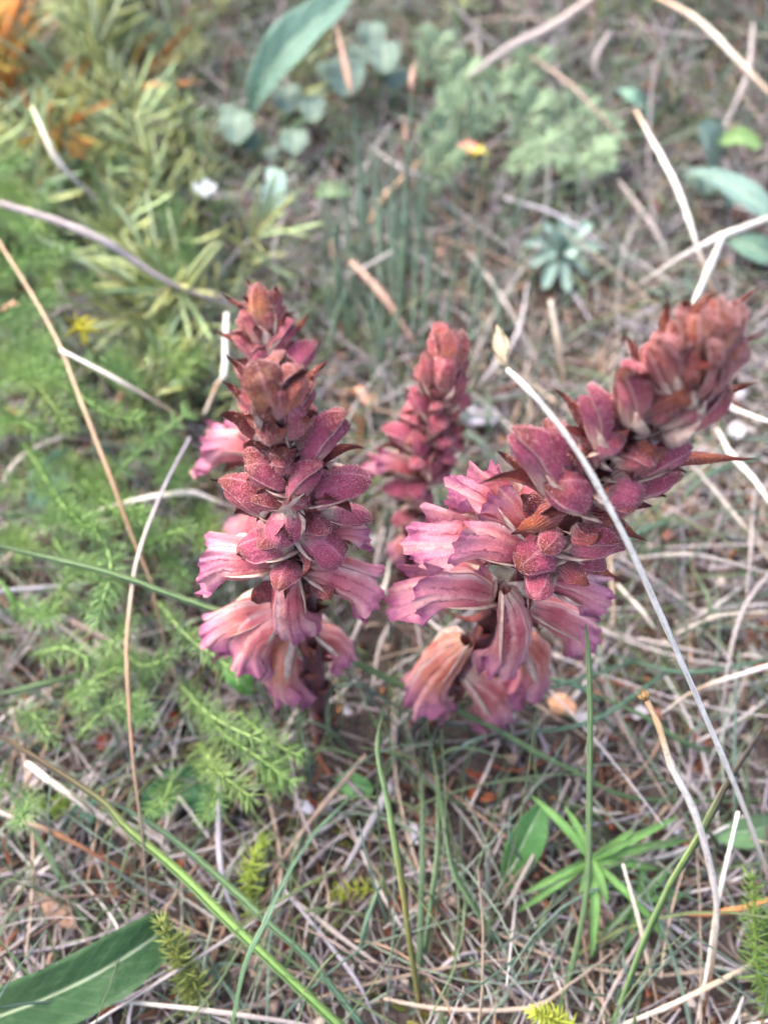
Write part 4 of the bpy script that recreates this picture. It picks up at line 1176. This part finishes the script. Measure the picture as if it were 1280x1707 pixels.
broad('oval_leaf', 'small dull green leaf lying on bare litter behind the spikes', [(525, 322, .5), (555, 316, .9), (590, 320, .7)], 28, lin(112, 146, 100), OVAL)
broad('lance_leaf', 'green leaf tucked beneath the lowest fringe of pink flowers', [(368, 1105, 1.5), (395, 1125, 2), (420, 1160, 1.2)], 40, lin(84, 136, 66), LANCE)
broad('lance_leaf', 'small bluish leaf curving beside a tan bank straw', [(1090, 205, 1), (1060, 165, 2.4), (1030, 148, 2.4)], 26, lin(116, 154, 132), LANCE)

# a low plant with round blue-green leaves
def round_leaf_plant(label, cx, cy, leaves):
    base = P(cx, cy, 0)
    root = empty('round_leaf_plant', base)
    tag(root, label, 'plant')
    for x, y, w, h in leaves:
        a = P(x, y + w * .5, h / 100); b = P(x, y - w * .5, h / 100 + .002)
        dep = float((a - EYE) @ FWD)
        g, mid = leaf_geo([a - base, (a + b) / 2 - base + np.array([0, 0, .002]), b - base], w * .52 * dep / FPX, lin(116, 138, 122) * rng.uniform(.8, 1.1), ROUNDL, .18, .1)
        lf = link('leaf', g.mesh('leaf', M_leaf), root)
        g2 = Geo()
        p = smooth([np.zeros(3), (a - base) * .5 + np.array([0, 0, h / 300]), a - base], 5)
        rr = np.full(len(p), .0006)
        sweep(g2, p, rr, rr, lin(130, 160, 120), np.array([.1, -.4, .9]), ROUND6)
        link('petiole', g2.mesh('petiole', M_needle), lf)


round_leaf_plant('round-leaved blue-green plant below the arching lance leaf', 470, 260, [(395, 212, 56, 2.4), (480, 165, 48, 2.6), (522, 182, 42, 2.8), (490, 235, 46, 1.8), (452, 258, 26, 1.4), (380, 190, 34, 2), (420, 235, 32, 1.6)])
round_leaf_plant('round-leaved blue-green plant around the tallest sedge head', 590, 190, [(575, 128, 66, 3), (640, 95, 54, 3.2), (620, 60, 46, 3), (600, 95, 40, 2.6), (545, 120, 34, 2), (660, 130, 40, 2)])
round_leaf_plant('round-leaved blue-green plant low on the bank', 1180, 330, [(1175, 310, 34, 2), (1215, 330, 30, 2), (1150, 300, 26, 1.4)])


# ------------------------------------------------------------------ rosettes and feathery plants
def rosette(name, label, cx, cy, tips, wpx, col, hb, shape=LINEAR):
    base = P(cx, cy, hb / 100)
    g0 = P(cx, cy, 0)
    root = empty(name, base)
    tag(root, label, 'plant')
    foot = np.array([base[0], base[1], float(gz(base[0], base[1])) - .002]) - base
    g = Geo()
    p = smooth([foot, foot * .5 + np.array([.001, 0, 0]), np.zeros(3)], 4)
    sweep(g, p, np.full(len(p), .0011), np.full(len(p), .0011), np.asarray(col) * .8, np.array([.1, -.9, .1]), ROUND6)
    link('stem', g.mesh('stem', M_needle), root)
    for x, y, h in tips:
        t = P(x, y, h / 100) - base
        mid = t * .5 + np.array([0, 0, .15 * np.linalg.norm(t)])
        dep = float((base - EYE) @ FWD)
        gg, _ = leaf_geo([t * .02, mid, t], wpx / 2 * dep / FPX * rng.uniform(.85, 1.1), np.asarray(col) * rng.uniform(.8, 1.15), shape, .35, .05)
        link('leaf', gg.mesh('leaf', M_leaf), root)


rosette('green_rosette', 'star of narrow bright green leaves low among the straws', 985, 1432,
        [(874, 1488, 1.6), (860, 1522, 1), (884, 1325, 2.6), (940, 1342, 2.6), (1056, 1382, 3), (1128, 1362, 2.6), (986, 1598, 1.2), (1012, 1508, 2.2), (1150, 1400, 1.6), (1100, 1450, 1.4), (1050, 1400, 3.2), (1125, 1590, .6), (965, 1490, 2.4)], 14, lin(104, 148, 76), 2.2)
rosette('green_rosette', 'star of narrow green leaves crouching under the bigger green one', 1060, 1500,
        [(1150, 1490, 1), (1120, 1440, 1.2), (1000, 1560, 1), (1110, 1570, .8), (1040, 1590, .6), (1010, 1470, 1.6), (1070, 1430, 1.6)], 15, lin(84, 126, 68), 1.0)
rosette('pale_rosette', 'pale blue-green rosette of blunt leaves on the grey litter', 932, 425,
        [(905, 372, 2.6), (940, 358, 2.8), (985, 372, 2.6), (1000, 415, 2), (985, 462, 1.4), (945, 488, 1), (905, 482, 1), (880, 445, 1.6), (872, 405, 2.2), (955, 390, 3), (925, 395, 3.2), (910, 430, 2.6), (955, 430, 2.6)], 20, lin(150, 176, 162), 1.2, ([0, .2, .6, .9, 1], [.4, .6, 1, .85, .1]))


def feathery(label, x0, y0, x1, y1, h0, h1, col, npair=11, lw=5.5, ll=46):
    a, b = P(x0, y0, h0 / 100), P(x1, y1, h1 / 100)
    root = empty('feathery_leaf', a)
    tag(root, label, 'leaf', 'feathery divided leaves beyond the spikes')
    mid = smooth([np.zeros(3), (b - a) * .5 + np.array([0, 0, .008]), b - a], 10)
    g = Geo()
    rr = np.linspace(.0009, .0004, len(mid))
    sweep(g, mid, rr, rr, np.asarray(col) * .95, np.array([.1, -.4, .9]), ROUND6)
    link('stalk', g.mesh('stalk', M_needle), root)
    dep = float((a - EYE) @ FWD)
    d = nz(b - a)
    sd_ = nz(np.cross(d, [0, -.4, .9]))
    for i in range(npair):
        k = int((i + 1.5) / (npair + 2) * (len(mid) - 1))
        for s in (-1, 1):
            L_ = ll * dep / FPX * math.sin((i + 1.5) / (npair + 1) * 2.6 + .3) * rng.uniform(.8, 1.15)
            dr = nz(d * .8 + sd_ * s + np.array([0, 0, rng.uniform(0, .5)]))
            g = Geo()
            for f, aa in ((1, 0), (.62, .55), (.62, -.55)):
                q = nz(dr + (d * math.sin(aa) - sd_ * s * abs(math.sin(aa)) * .2) * 1.1)
                st = mid[k] + dr * L_ * (0 if f == 1 else .42)
                p = smooth([st, st + q * L_ * f * .5 + np.array([0, 0, .0012]), st + q * L_ * f], 3)
                hw = lw / 2 * dep / FPX * np.interp(np.linspace(0, 1, len(p)), [0, .5, 1], [.6, 1, .15])
                sweep(g, p, hw, hw * .3, np.asarray(col) * rng.uniform(.85, 1.1), np.array([0, -.4, .9]), FLAT)
            link('leaflet', g.mesh('leaflet', M_needle), root)


FC = lin(146, 170, 134)
for q in [(905, 285, 1050, 225), (880, 270, 1000, 160), (850, 275, 905, 150), (790, 260, 740, 150), (830, 285, 960, 270), (760, 300, 700, 210), (800, 240, 835, 120), (930, 300, 1030, 285), (850, 180, 900, 90), (740, 200, 790, 100), (700, 330, 770, 250), (700, 150, 740, 60)]:
    feathery('soft grey-green feathery leaf ' + near((q[0] + q[2]) / 2, (q[1] + q[3]) / 2), *q, rng.uniform(.4, 1.2), rng.uniform(2.2, 3.8), FC * rng.uniform(.85, 1.1))

# ------------------------------------------------------------------ needle-leaved sprigs
def sprig_geo(path, n_whorl, per, nl, nw, col, rs, tipcol=None):
    path = np.asarray(path)
    n = len(path)
    gs, gn = Geo(), Geo()
    rr = np.linspace(.0007, .00035, n)
    sweep(gs, path, rr, rr, np.asarray(col) * .9 + np.array([.03, .02, 0]), np.array([.2, -.6, .7]), ROUND6)
    tan = nz(np.gradient(path, axis=0))
    for w in range(n_whorl):
        f = (w + .6) / n_whorl
        x = f * (n - 1)
        k = min(int(x), n - 2)
        c = path[k] * (1 - (x - k)) + path[k + 1] * (x - k)
        d = tan[k]
        a = nz(np.cross(d, [.31, .2, .93])); b = np.cross(d, a)
        sz = nl * (1 - .35 * f ** 3) * rs.uniform(.75, 1.15)
        ang = rs.uniform(0, 6.28) + np.arange(per) * 6.2832 / per + rs.normal(0, .15, per)
        o = a[None] * np.cos(ang)[:, None] + b[None] * np.sin(ang)[:, None]
        lean = rs.uniform(-.1, .55, (per, 1)) + .7 * f ** 3
        q = nz(o + d * lean)
        t = np.linspace(0, 1, 4)[None, :, None]
        p = c + q[:, None] * (sz * t) + d * (sz * .18 * t ** 2) + rs.normal(0, .0004, (per, 1, 3)) * t
        hw = nw / 2 * np.array([.6, 1, .8, .08])[None] * np.ones((per, 1))
        cc = np.asarray(col) * (rs.uniform(.8, 1.15, (per, 1, 1)) * np.ones((1, 4, 1)))
        if tipcol is not None: cc = cc * (1 - f ** 2) + np.asarray(tipcol) * f ** 2
        sweep(gn, p, hw, hw * .6, cc, nz(np.cross(q, rs.normal(0, 1, (per, 3))))[:, None, :], ROUND3, caps=False)
    return gs, gn


NG = 'feathery needle-leaved green sprigs'
NC = [lin(140, 174, 104), lin(152, 182, 118), lin(132, 166, 106), lin(158, 184, 112)]


def sprig(label, pts, col, nl_px=36, nw_px=2.6, per=15, dens=27, group=None, tipcol=None, lift=1.0, up_=0.0):
    w3 = smooth([P(x, y, (h * lift + up_ * k / max(1, len(pts) - 1)) / 100) for k, (x, y, h) in enumerate(pts)], 6)
    dep = float(np.mean((w3 - EYE) @ FWD))
    L = np.sum(np.linalg.norm(np.diff(w3, axis=0), axis=1))
    nwh = max(4, int(L / (dens * dep / FPX)))
    root = empty('needle_sprig', w3[0])
    tag(root, label, 'sprig', group)
    gs, gn = sprig_geo(w3 - w3[0], nwh, per, nl_px * dep / FPX, nw_px * dep / FPX, col, rng, tipcol)
    if w3[0][2] - float(gz(w3[0][0], w3[0][1])) > .006:      # the stem goes on down to the soil
        fx, fy = w3[0][0] + rng.normal(0, .006), w3[0][1] + rng.normal(0, .006)
        ft = np.array([fx, fy, float(gz(fx, fy)) - .002]) - w3[0]
        q = smooth([ft, ft * .45 + nz(w3[0] - w3[1]) * .006, np.zeros(3)], 5)
        sweep(gs, q, np.full(len(q), .0008), np.full(len(q), .0008), lin(138, 128, 92), np.array([.9, .3, .1]), ROUND6)
    link('stem', gs.mesh('stem', M_needle), root)
    link('foliage', gn.mesh('foliage', M_needle), root)['kind'] = 'stuff'


NL = 'bright green feathery sprig with whorls of fine needles'
for pts in [[(-20, 480, 4), (30, 440, 5.4), (62, 426, 6), (115, 420, 6.2)], [(-20, 545, 4), (30, 520, 5.4), (85, 500, 6)], [(-20, 650, 4), (50, 622, 5), (105, 612, 5.6)],
            [(-10, 585, 4), (60, 640, 5), (120, 720, 5)], [(60, 620, 4), (120, 650, 5), (180, 690, 5), (235, 700, 5)], [(190, 795, 3.4), (240, 745, 4.2), (272, 720, 4.6), (312, 690, 4.6)],
            [(40, 740, 3), (85, 810, 4), (120, 860, 4.6), (165, 885, 5)], [(130, 850, 4), (168, 890, 5), (186, 950, 5.6), (173, 1000, 5.6), (163, 1042, 5)], [(30, 1005, 3), (65, 1026, 3.6), (95, 1018, 4)],
            [(240, 905, 3), (275, 893, 3.6), (312, 878, 4)], [(265, 1005, 3), (310, 1058, 3.4), (350, 1088, 3.6), (402, 1128, 3.4)], [(110, 1165, 2.4), (160, 1132, 3), (204, 1108, 3.2)],
            [(320, 1170, 2), (375, 1225, 2.8), (430, 1262, 3), (490, 1305, 2.4)], [(300, 1140, 2), (355, 1195, 3), (445, 1240, 3)], [(330, 1240, 1.4), (370, 1290, 2.4), (420, 1330, 2.6)],
            [(400, 1190, 1.6), (450, 1235, 2.6), (500, 1260, 2.4)], [(-20, 285, 5), (10, 278, 6), (38, 265, 6.6)], [(-20, 330, 4), (30, 320, 5), (80, 395, 5.4)], [(140, 800, 3), (190, 850, 4), (240, 860, 4.4)],
            [(-20, 720, 3), (20, 700, 4), (70, 720, 4.4)], [(90, 900, 3), (130, 945, 4), (200, 930, 4.4)], [(330, 770, 3), (300, 800, 3.6), (260, 770, 4)], [(230, 650, 3), (200, 620, 4), (150, 600, 4.4)],
            [(330, 850, 2.4), (355, 880, 3), (330, 910, 3.2)], [(60, 1090, 2), (110, 1080, 3), (150, 1100, 3)], [(200, 1080, 2), (240, 1110, 3), (290, 1090, 3)], [(130, 1230, 2), (180, 1180, 3), (230, 1170, 3)]]:
    sprig('feathery green needle sprig ' + near(*pts[1][:2]), pts, NC[rng.integers(0, 4)] * rng.uniform(.95, 1.12), group=NG, lift=1.25, up_=1.2)
for i in range(74):
    px, py = rng.uniform(-60, 330), rng.uniform(330, 1330)
    if rng.uniform() < .10: px, py = rng.uniform(250, 480), rng.uniform(1130, 1350)
    if py > 1050 and rng.uniform() < .5: continue
    a, l = rng.uniform(0, 6.28), rng.uniform(40, 85)
    h = rng.uniform(1.5, 4.2)
    sprig('feathery green needle sprig ' + near(px, py), [(px, py, max(.2, h - 1.4)), (px + l * .5 * math.cos(a), py + l * .5 * math.sin(a), h), (px + l * math.cos(a + .3), py + l * math.sin(a + .3), h + .4)], NC[rng.integers(0, 4)] * rng.uniform(.8, 1.08), group=NG, lift=1.15, up_=.8)
YC = lin(146, 156, 88)
sprig('small yellow-green sprig at the edge of the big lance leaf', [(325, 1690, .4), (310, 1640, 1.8), (295, 1590, 3), (268, 1535, 4)], YC, 32, 6, 9, 18)
sprig('second yellow-green sprig at the edge of the big lance leaf', [(345, 1700, .4), (330, 1650, 1.6), (310, 1610, 2.4), (305, 1560, 3)], YC, 28, 6, 9, 18)
sprig('yellow-green sprig near the lavender-grey straw', [(420, 1530, .4), (415, 1480, 1.6), (420, 1440, 2.2), (440, 1400, 2.6)], lin(150, 170, 74), 32, 5, 7, 16)
sprig('dull yellow sprig at the foot of the grey stick', [(650, 1490, .4), (600, 1482, 1), (555, 1492, 1.2)], lin(140, 150, 62), 24, 5, 7, 14)
sprig('crisp yellow-green sprig against the end of the orange-tan strip', [(1290, 1690, .8), (1262, 1620, 2.6), (1256, 1540, 4), (1252, 1460, 5)], lin(118, 146, 74), 34, 5, 8, 20)
sprig('crisp green sprig crowding behind the yellow-green one', [(1300, 1650, .8), (1285, 1590, 2.4), (1278, 1530, 3.4)], lin(104, 138, 68), 34, 5, 8, 20)
sprig('tiny yellow-green sprig in front of the tall upright blade', [(960, 1725, 1), (930, 1704, 2.4), (890, 1688, 3)], lin(176, 184, 80), 28, 6, 8, 13)
sprig('yellow sprig tip among green needle sprigs', [(126, 540, 6.6), (134, 546, 7), (144, 552, 7.2)], lin(206, 196, 60), 30, 6, 4, 12)
sprig('low yellow-green sprig next to the white-tipped straw', [(60, 1340, .6), (85, 1350, 1.6), (110, 1330, 2)], lin(140, 166, 78), 26, 4, 8, 12)

# ------------------------------------------------------------------ narrow-leaved shrub shoots
def linear_leaf_mesh(L, W, col, rs):
    g = Geo()
    t = np.linspace(0, 1, 7)
    bend = rs.uniform(-.15, .35)
    p = np.stack([0 * t, bend * L * t ** 2, L * t], -1)
    hw = W / 2 * np.interp(t, [0, .12, .5, .85, 1], [.4, .8, 1, .8, .12])
    c = np.asarray(col)[None] * np.linspace(.9, 1.1, 7)[:, None]
    sweep(g, p, hw, hw * .7, c, np.array([0, 1.0, 0.01]), BLADE)
    return g.mesh('leaf', M_linear)


LC = [lin(176, 188, 134), lin(158, 178, 126), lin(190, 194, 128), lin(150, 174, 134), lin(182, 194, 160)]
OC = [lin(230, 170, 96), lin(214, 140, 74), lin(216, 184, 88), lin(190, 176, 90)]  # warm sunlight on the corner shoots, put into their leaf colours


def shoot_proto(pal, rs):
    root = empty('shrub_shoot')
    L = rs.uniform(.05, .075)
    t = np.linspace(0, 1, 9)[:, None]
    p = np.concatenate([.012 * np.sin(t * 2) * rs.normal(0, 1), .012 * np.sin(t * 2.2) * rs.normal(0, 1), L * t], 1)
    g = Geo()
    rr = np.linspace(.0011, .0006, 9)
    sweep(g, p, rr, rr, lin(150, 140, 104), np.array([.9, .3, .1]), ROUND6)
    link('stem', g.mesh('stem', M_linear), root)
    ms = [linear_leaf_mesh(rs.uniform(.024, .046), rs.uniform(.0022, .0034), pal[rs.integers(0, len(pal))], rs) for _ in range(6)]
    n = 26
    for i in range(n):
        f = .08 + .86 * i / n
        k = int(f * 8)
        a = i * 2.4 + rs.normal(0, .3)
        d = np.array([math.cos(a), math.sin(a), .35 + .9 * f])
        o = link('leaf', ms[rs.integers(0, 6)], root)
        o.matrix_local = Matrix.Translation(Vector(p[k])) @ orient(d, np.array([0, 0, 1.0])).to_4x4() @ Matrix.Scale(1 - .35 * f ** 2, 4)
    return root


LG = 'narrow-leaved shrub shoots'
protos = [shoot_proto(LC, rng) for _ in range(5)]
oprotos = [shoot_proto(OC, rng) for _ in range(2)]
used = set()


def put_shoot(plist, px, py, label, group, sc_, zoff=0.0):
    k = rng.integers(0, len(plist))
    src = plist[k]
    o = src if id(src) not in used else copy_tree(src)
    used.add(id(src))
    o.location = P(px, py, 0) - np.array([0, 0, .002]) + np.array([0, 0, zoff])
    o.rotation_euler = (rng.normal(-.1, .75), rng.normal(.15, .75), rng.uniform(0, 6.28))
    o.scale = (sc_,) * 3
    tag(o, label, 'shrub', group)


for i in range(120):
    px, py = rng.uniform(-60, 420), rng.uniform(0, 560)
    if px > 300 and py < 150 or (px > 330 and py > 250 and rng.uniform() < .5): continue
    if px < 110 and py < 190: continue
    put_shoot(protos, px, py, 'flat-leaved yellow-green shrub shoot ' + near(px, py), LG, rng.uniform(.75, 1.15))
for i in range(12):
    put_shoot(protos, rng.uniform(180, 400), rng.uniform(520, 760), 'yellow-green shrub shoot with flat narrow leaves, low next to the slim spike', LG + ' by the slim spike', rng.uniform(.6, .85))
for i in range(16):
    put_shoot(oprotos, rng.uniform(-60, 80), rng.uniform(60, 260), 'shoot at the far corner of the thicket, warm sunlight painted into its orange and golden leaves', 'orange shoots coloured as sunlit', rng.uniform(.9, 1.3))
for i in range(10):
    put_shoot(protos, rng.uniform(560, 1280), rng.uniform(-20, 60), 'yellow-green shrub shoot with flat narrow leaves, on the far slope', LG + ' on the far slope', rng.uniform(.5, .8))
for o in protos + oprotos:
    if id(o) not in used:
        for c in list(o.children): bpy.data.objects.remove(c)
        bpy.data.objects.remove(o)

# ------------------------------------------------------------------ dead leaves, small flowers
RUST = [lin(150, 76, 50), lin(134, 64, 46), lin(164, 96, 68), lin(134, 86, 66), lin(112, 64, 48)]


def dead_leaf(label, px, py, wpx, lpx, col, h=.4, group=None):
    c = P(px, py, h / 100)
    dep = float((c - EYE) @ FWD)
    L, W = lpx * dep / FPX, wpx * dep / FPX
    a = rng.uniform(0, 6.28)
    d = np.array([math.cos(a), math.sin(a), rng.uniform(-.1, .25)])
    pts = [-d * L / 2, np.array([0, 0, rng.uniform(-.1, .25) * L]), d * L / 2]
    g, _ = leaf_geo(pts, W / 2, np.asarray(col), OVAL, rng.uniform(-.5, .6), .25, rng.normal(0, .35), (rng.normal(0, .3), -.3, 1))
    o = link('dead_leaf', g.mesh('dead_leaf', M_dead))
    o.location = c
    tag(o, label, 'leaf', group)


for x, y, w, l in [(170, 1235, 26, 34), (305, 1440, 18, 28), (285, 1200, 22, 30), (800, 1300, 16, 26), (815, 1330, 14, 34), (785, 1290, 18, 22), (735, 1515, 16, 26), (650, 1330, 16, 24), (1080, 145, 18, 24), (1118, 142, 18, 22), (1215, 285, 20, 26), (190, 1485, 16, 24), (105, 1530, 16, 26),
                   (20, 1630, 14, 20), (260, 860, 18, 26), (275, 870, 16, 30), (1110, 890, 20, 26), (1270, 1110, 18, 30), (700, 215, 18, 24), (520, 1340, 16, 20), (455, 1300, 14, 20), (660, 1510, 14, 22), (1085, 335, 16, 24), (330, 1180, 18, 26), (960, 980, 16, 22), (1020, 1230, 16, 24)]:
    dead_leaf('small rust-orange scrap of dead leaf among the straws', x, y, w, l, RUST[rng.integers(0, 5)] * rng.uniform(.65, .95), rng.uniform(.3, .9), 'rusty dead leaf scraps')
for i in range(60):
    dead_leaf('small rust-orange scrap of dead leaf among the straws', rng.uniform(0, 1280), rng.uniform(60, 1700), rng.uniform(9, 18), rng.uniform(14, 28), RUST[rng.integers(0, 5)] * rng.uniform(.5, .8), rng.uniform(.2, .8), 'rusty dead leaf scraps')
dead_leaf('pale orange-brown dead leaf under the lowest flower of the leaning spike', 935, 1178, 34, 48, lin(196, 146, 116), .8)
dead_leaf('peach-coloured dead leaf on the litter behind the spikes', 600, 670, 46, 64, lin(206, 156, 130), .8)
dead_leaf('brown curled dead leaf beneath the feathery sprigs', 20, 705, 40, 60, lin(150, 98, 72), .8)
dead_leaf('long brown dead leaf near the big lance leaf', 95, 1515, 30, 90, lin(158, 128, 112), .8)
dead_leaf('pale curled dead leaf beside the white-tipped straw', 55, 1300, 34, 46, lin(206, 190, 186), .8)
dead_leaf('grey weathered dead leaf near the foot of the bank', 800, 690, 44, 70, lin(172, 166, 176), .8)
dead_leaf('pinkish dead bud lying on the feathery sprigs', 22, 515, 16, 34, lin(206, 150, 128), 6.3)
for i in range(14):
    dead_leaf('pale grey scrap of dead leaf among the litter', rng.uniform(450, 1280), rng.uniform(40, 1500), rng.uniform(14, 26), rng.uniform(20, 40), lin(186, 180, 188) * rng.uniform(.7, 1), rng.uniform(.3, .9), 'grey dead leaf scraps')


def small_flower(label, px, py, h, rpx, col, ccol, n, cup=.3):
    c = P(px, py, h / 100)
    dep = float((c - EYE) @ FWD)
    R = rpx * dep / FPX
    foot = np.array([c[0] + .004, c[1] + .003, float(gz(c[0], c[1]))])
    root = empty('small_flower', foot)
    tag(root, label, 'flower')
    g = Geo()
    p = smooth([np.zeros(3), (c - foot) * .5 + np.array([.002, 0, 0]), c - foot], 5)
    sweep(g, p, np.full(len(p), .0007), np.full(len(p), .0007), lin(120, 150, 90), np.array([.9, .1, .1]), ROUND6)
    link('stem', g.mesh('stem', M_needle), root)
    for i in range(n):
        a = i * 6.2832 / n + .3
        d = np.array([math.cos(a), math.sin(a) * .9, cup])
        g, _ = leaf_geo([(c - foot) + d * R * .1, (c - foot) + d * R * .6, (c - foot) + np.array([d[0], d[1], cup * 1.6]) * R], R * .42, np.asarray(col), ROUNDL, .2, .1, nrm=(0, 0, 1))
        link('petal', g.mesh('petal', M_dead), root)
    g = Geo()
    p = np.array([c - foot + np.array([0, 0, k]) for k in (-.001, 0, .001, .0018)])
    rr = np.array([.2, .35, .3, .08]) * R
    sweep(g, p, rr, rr, ccol, np.array([.9, .1, .1]), ROUND6)
    link('centre', g.mesh('centre', M_needle), root)


small_flower('tiny white flower at the edge of the narrow-leaved thicket', 345, 330, 3.4, 19, (.85, .86, .88), lin(200, 200, 150), 5, .8)
small_flower('small pink and yellow flower beyond the sedge stems', 778, 250, 2.6, 17, lin(216, 150, 130), lin(216, 190, 70), 5)
dead_leaf('yellow dead leaf beside the small pink and yellow flower', 800, 262, 24, 36, lin(206, 190, 84), 2)
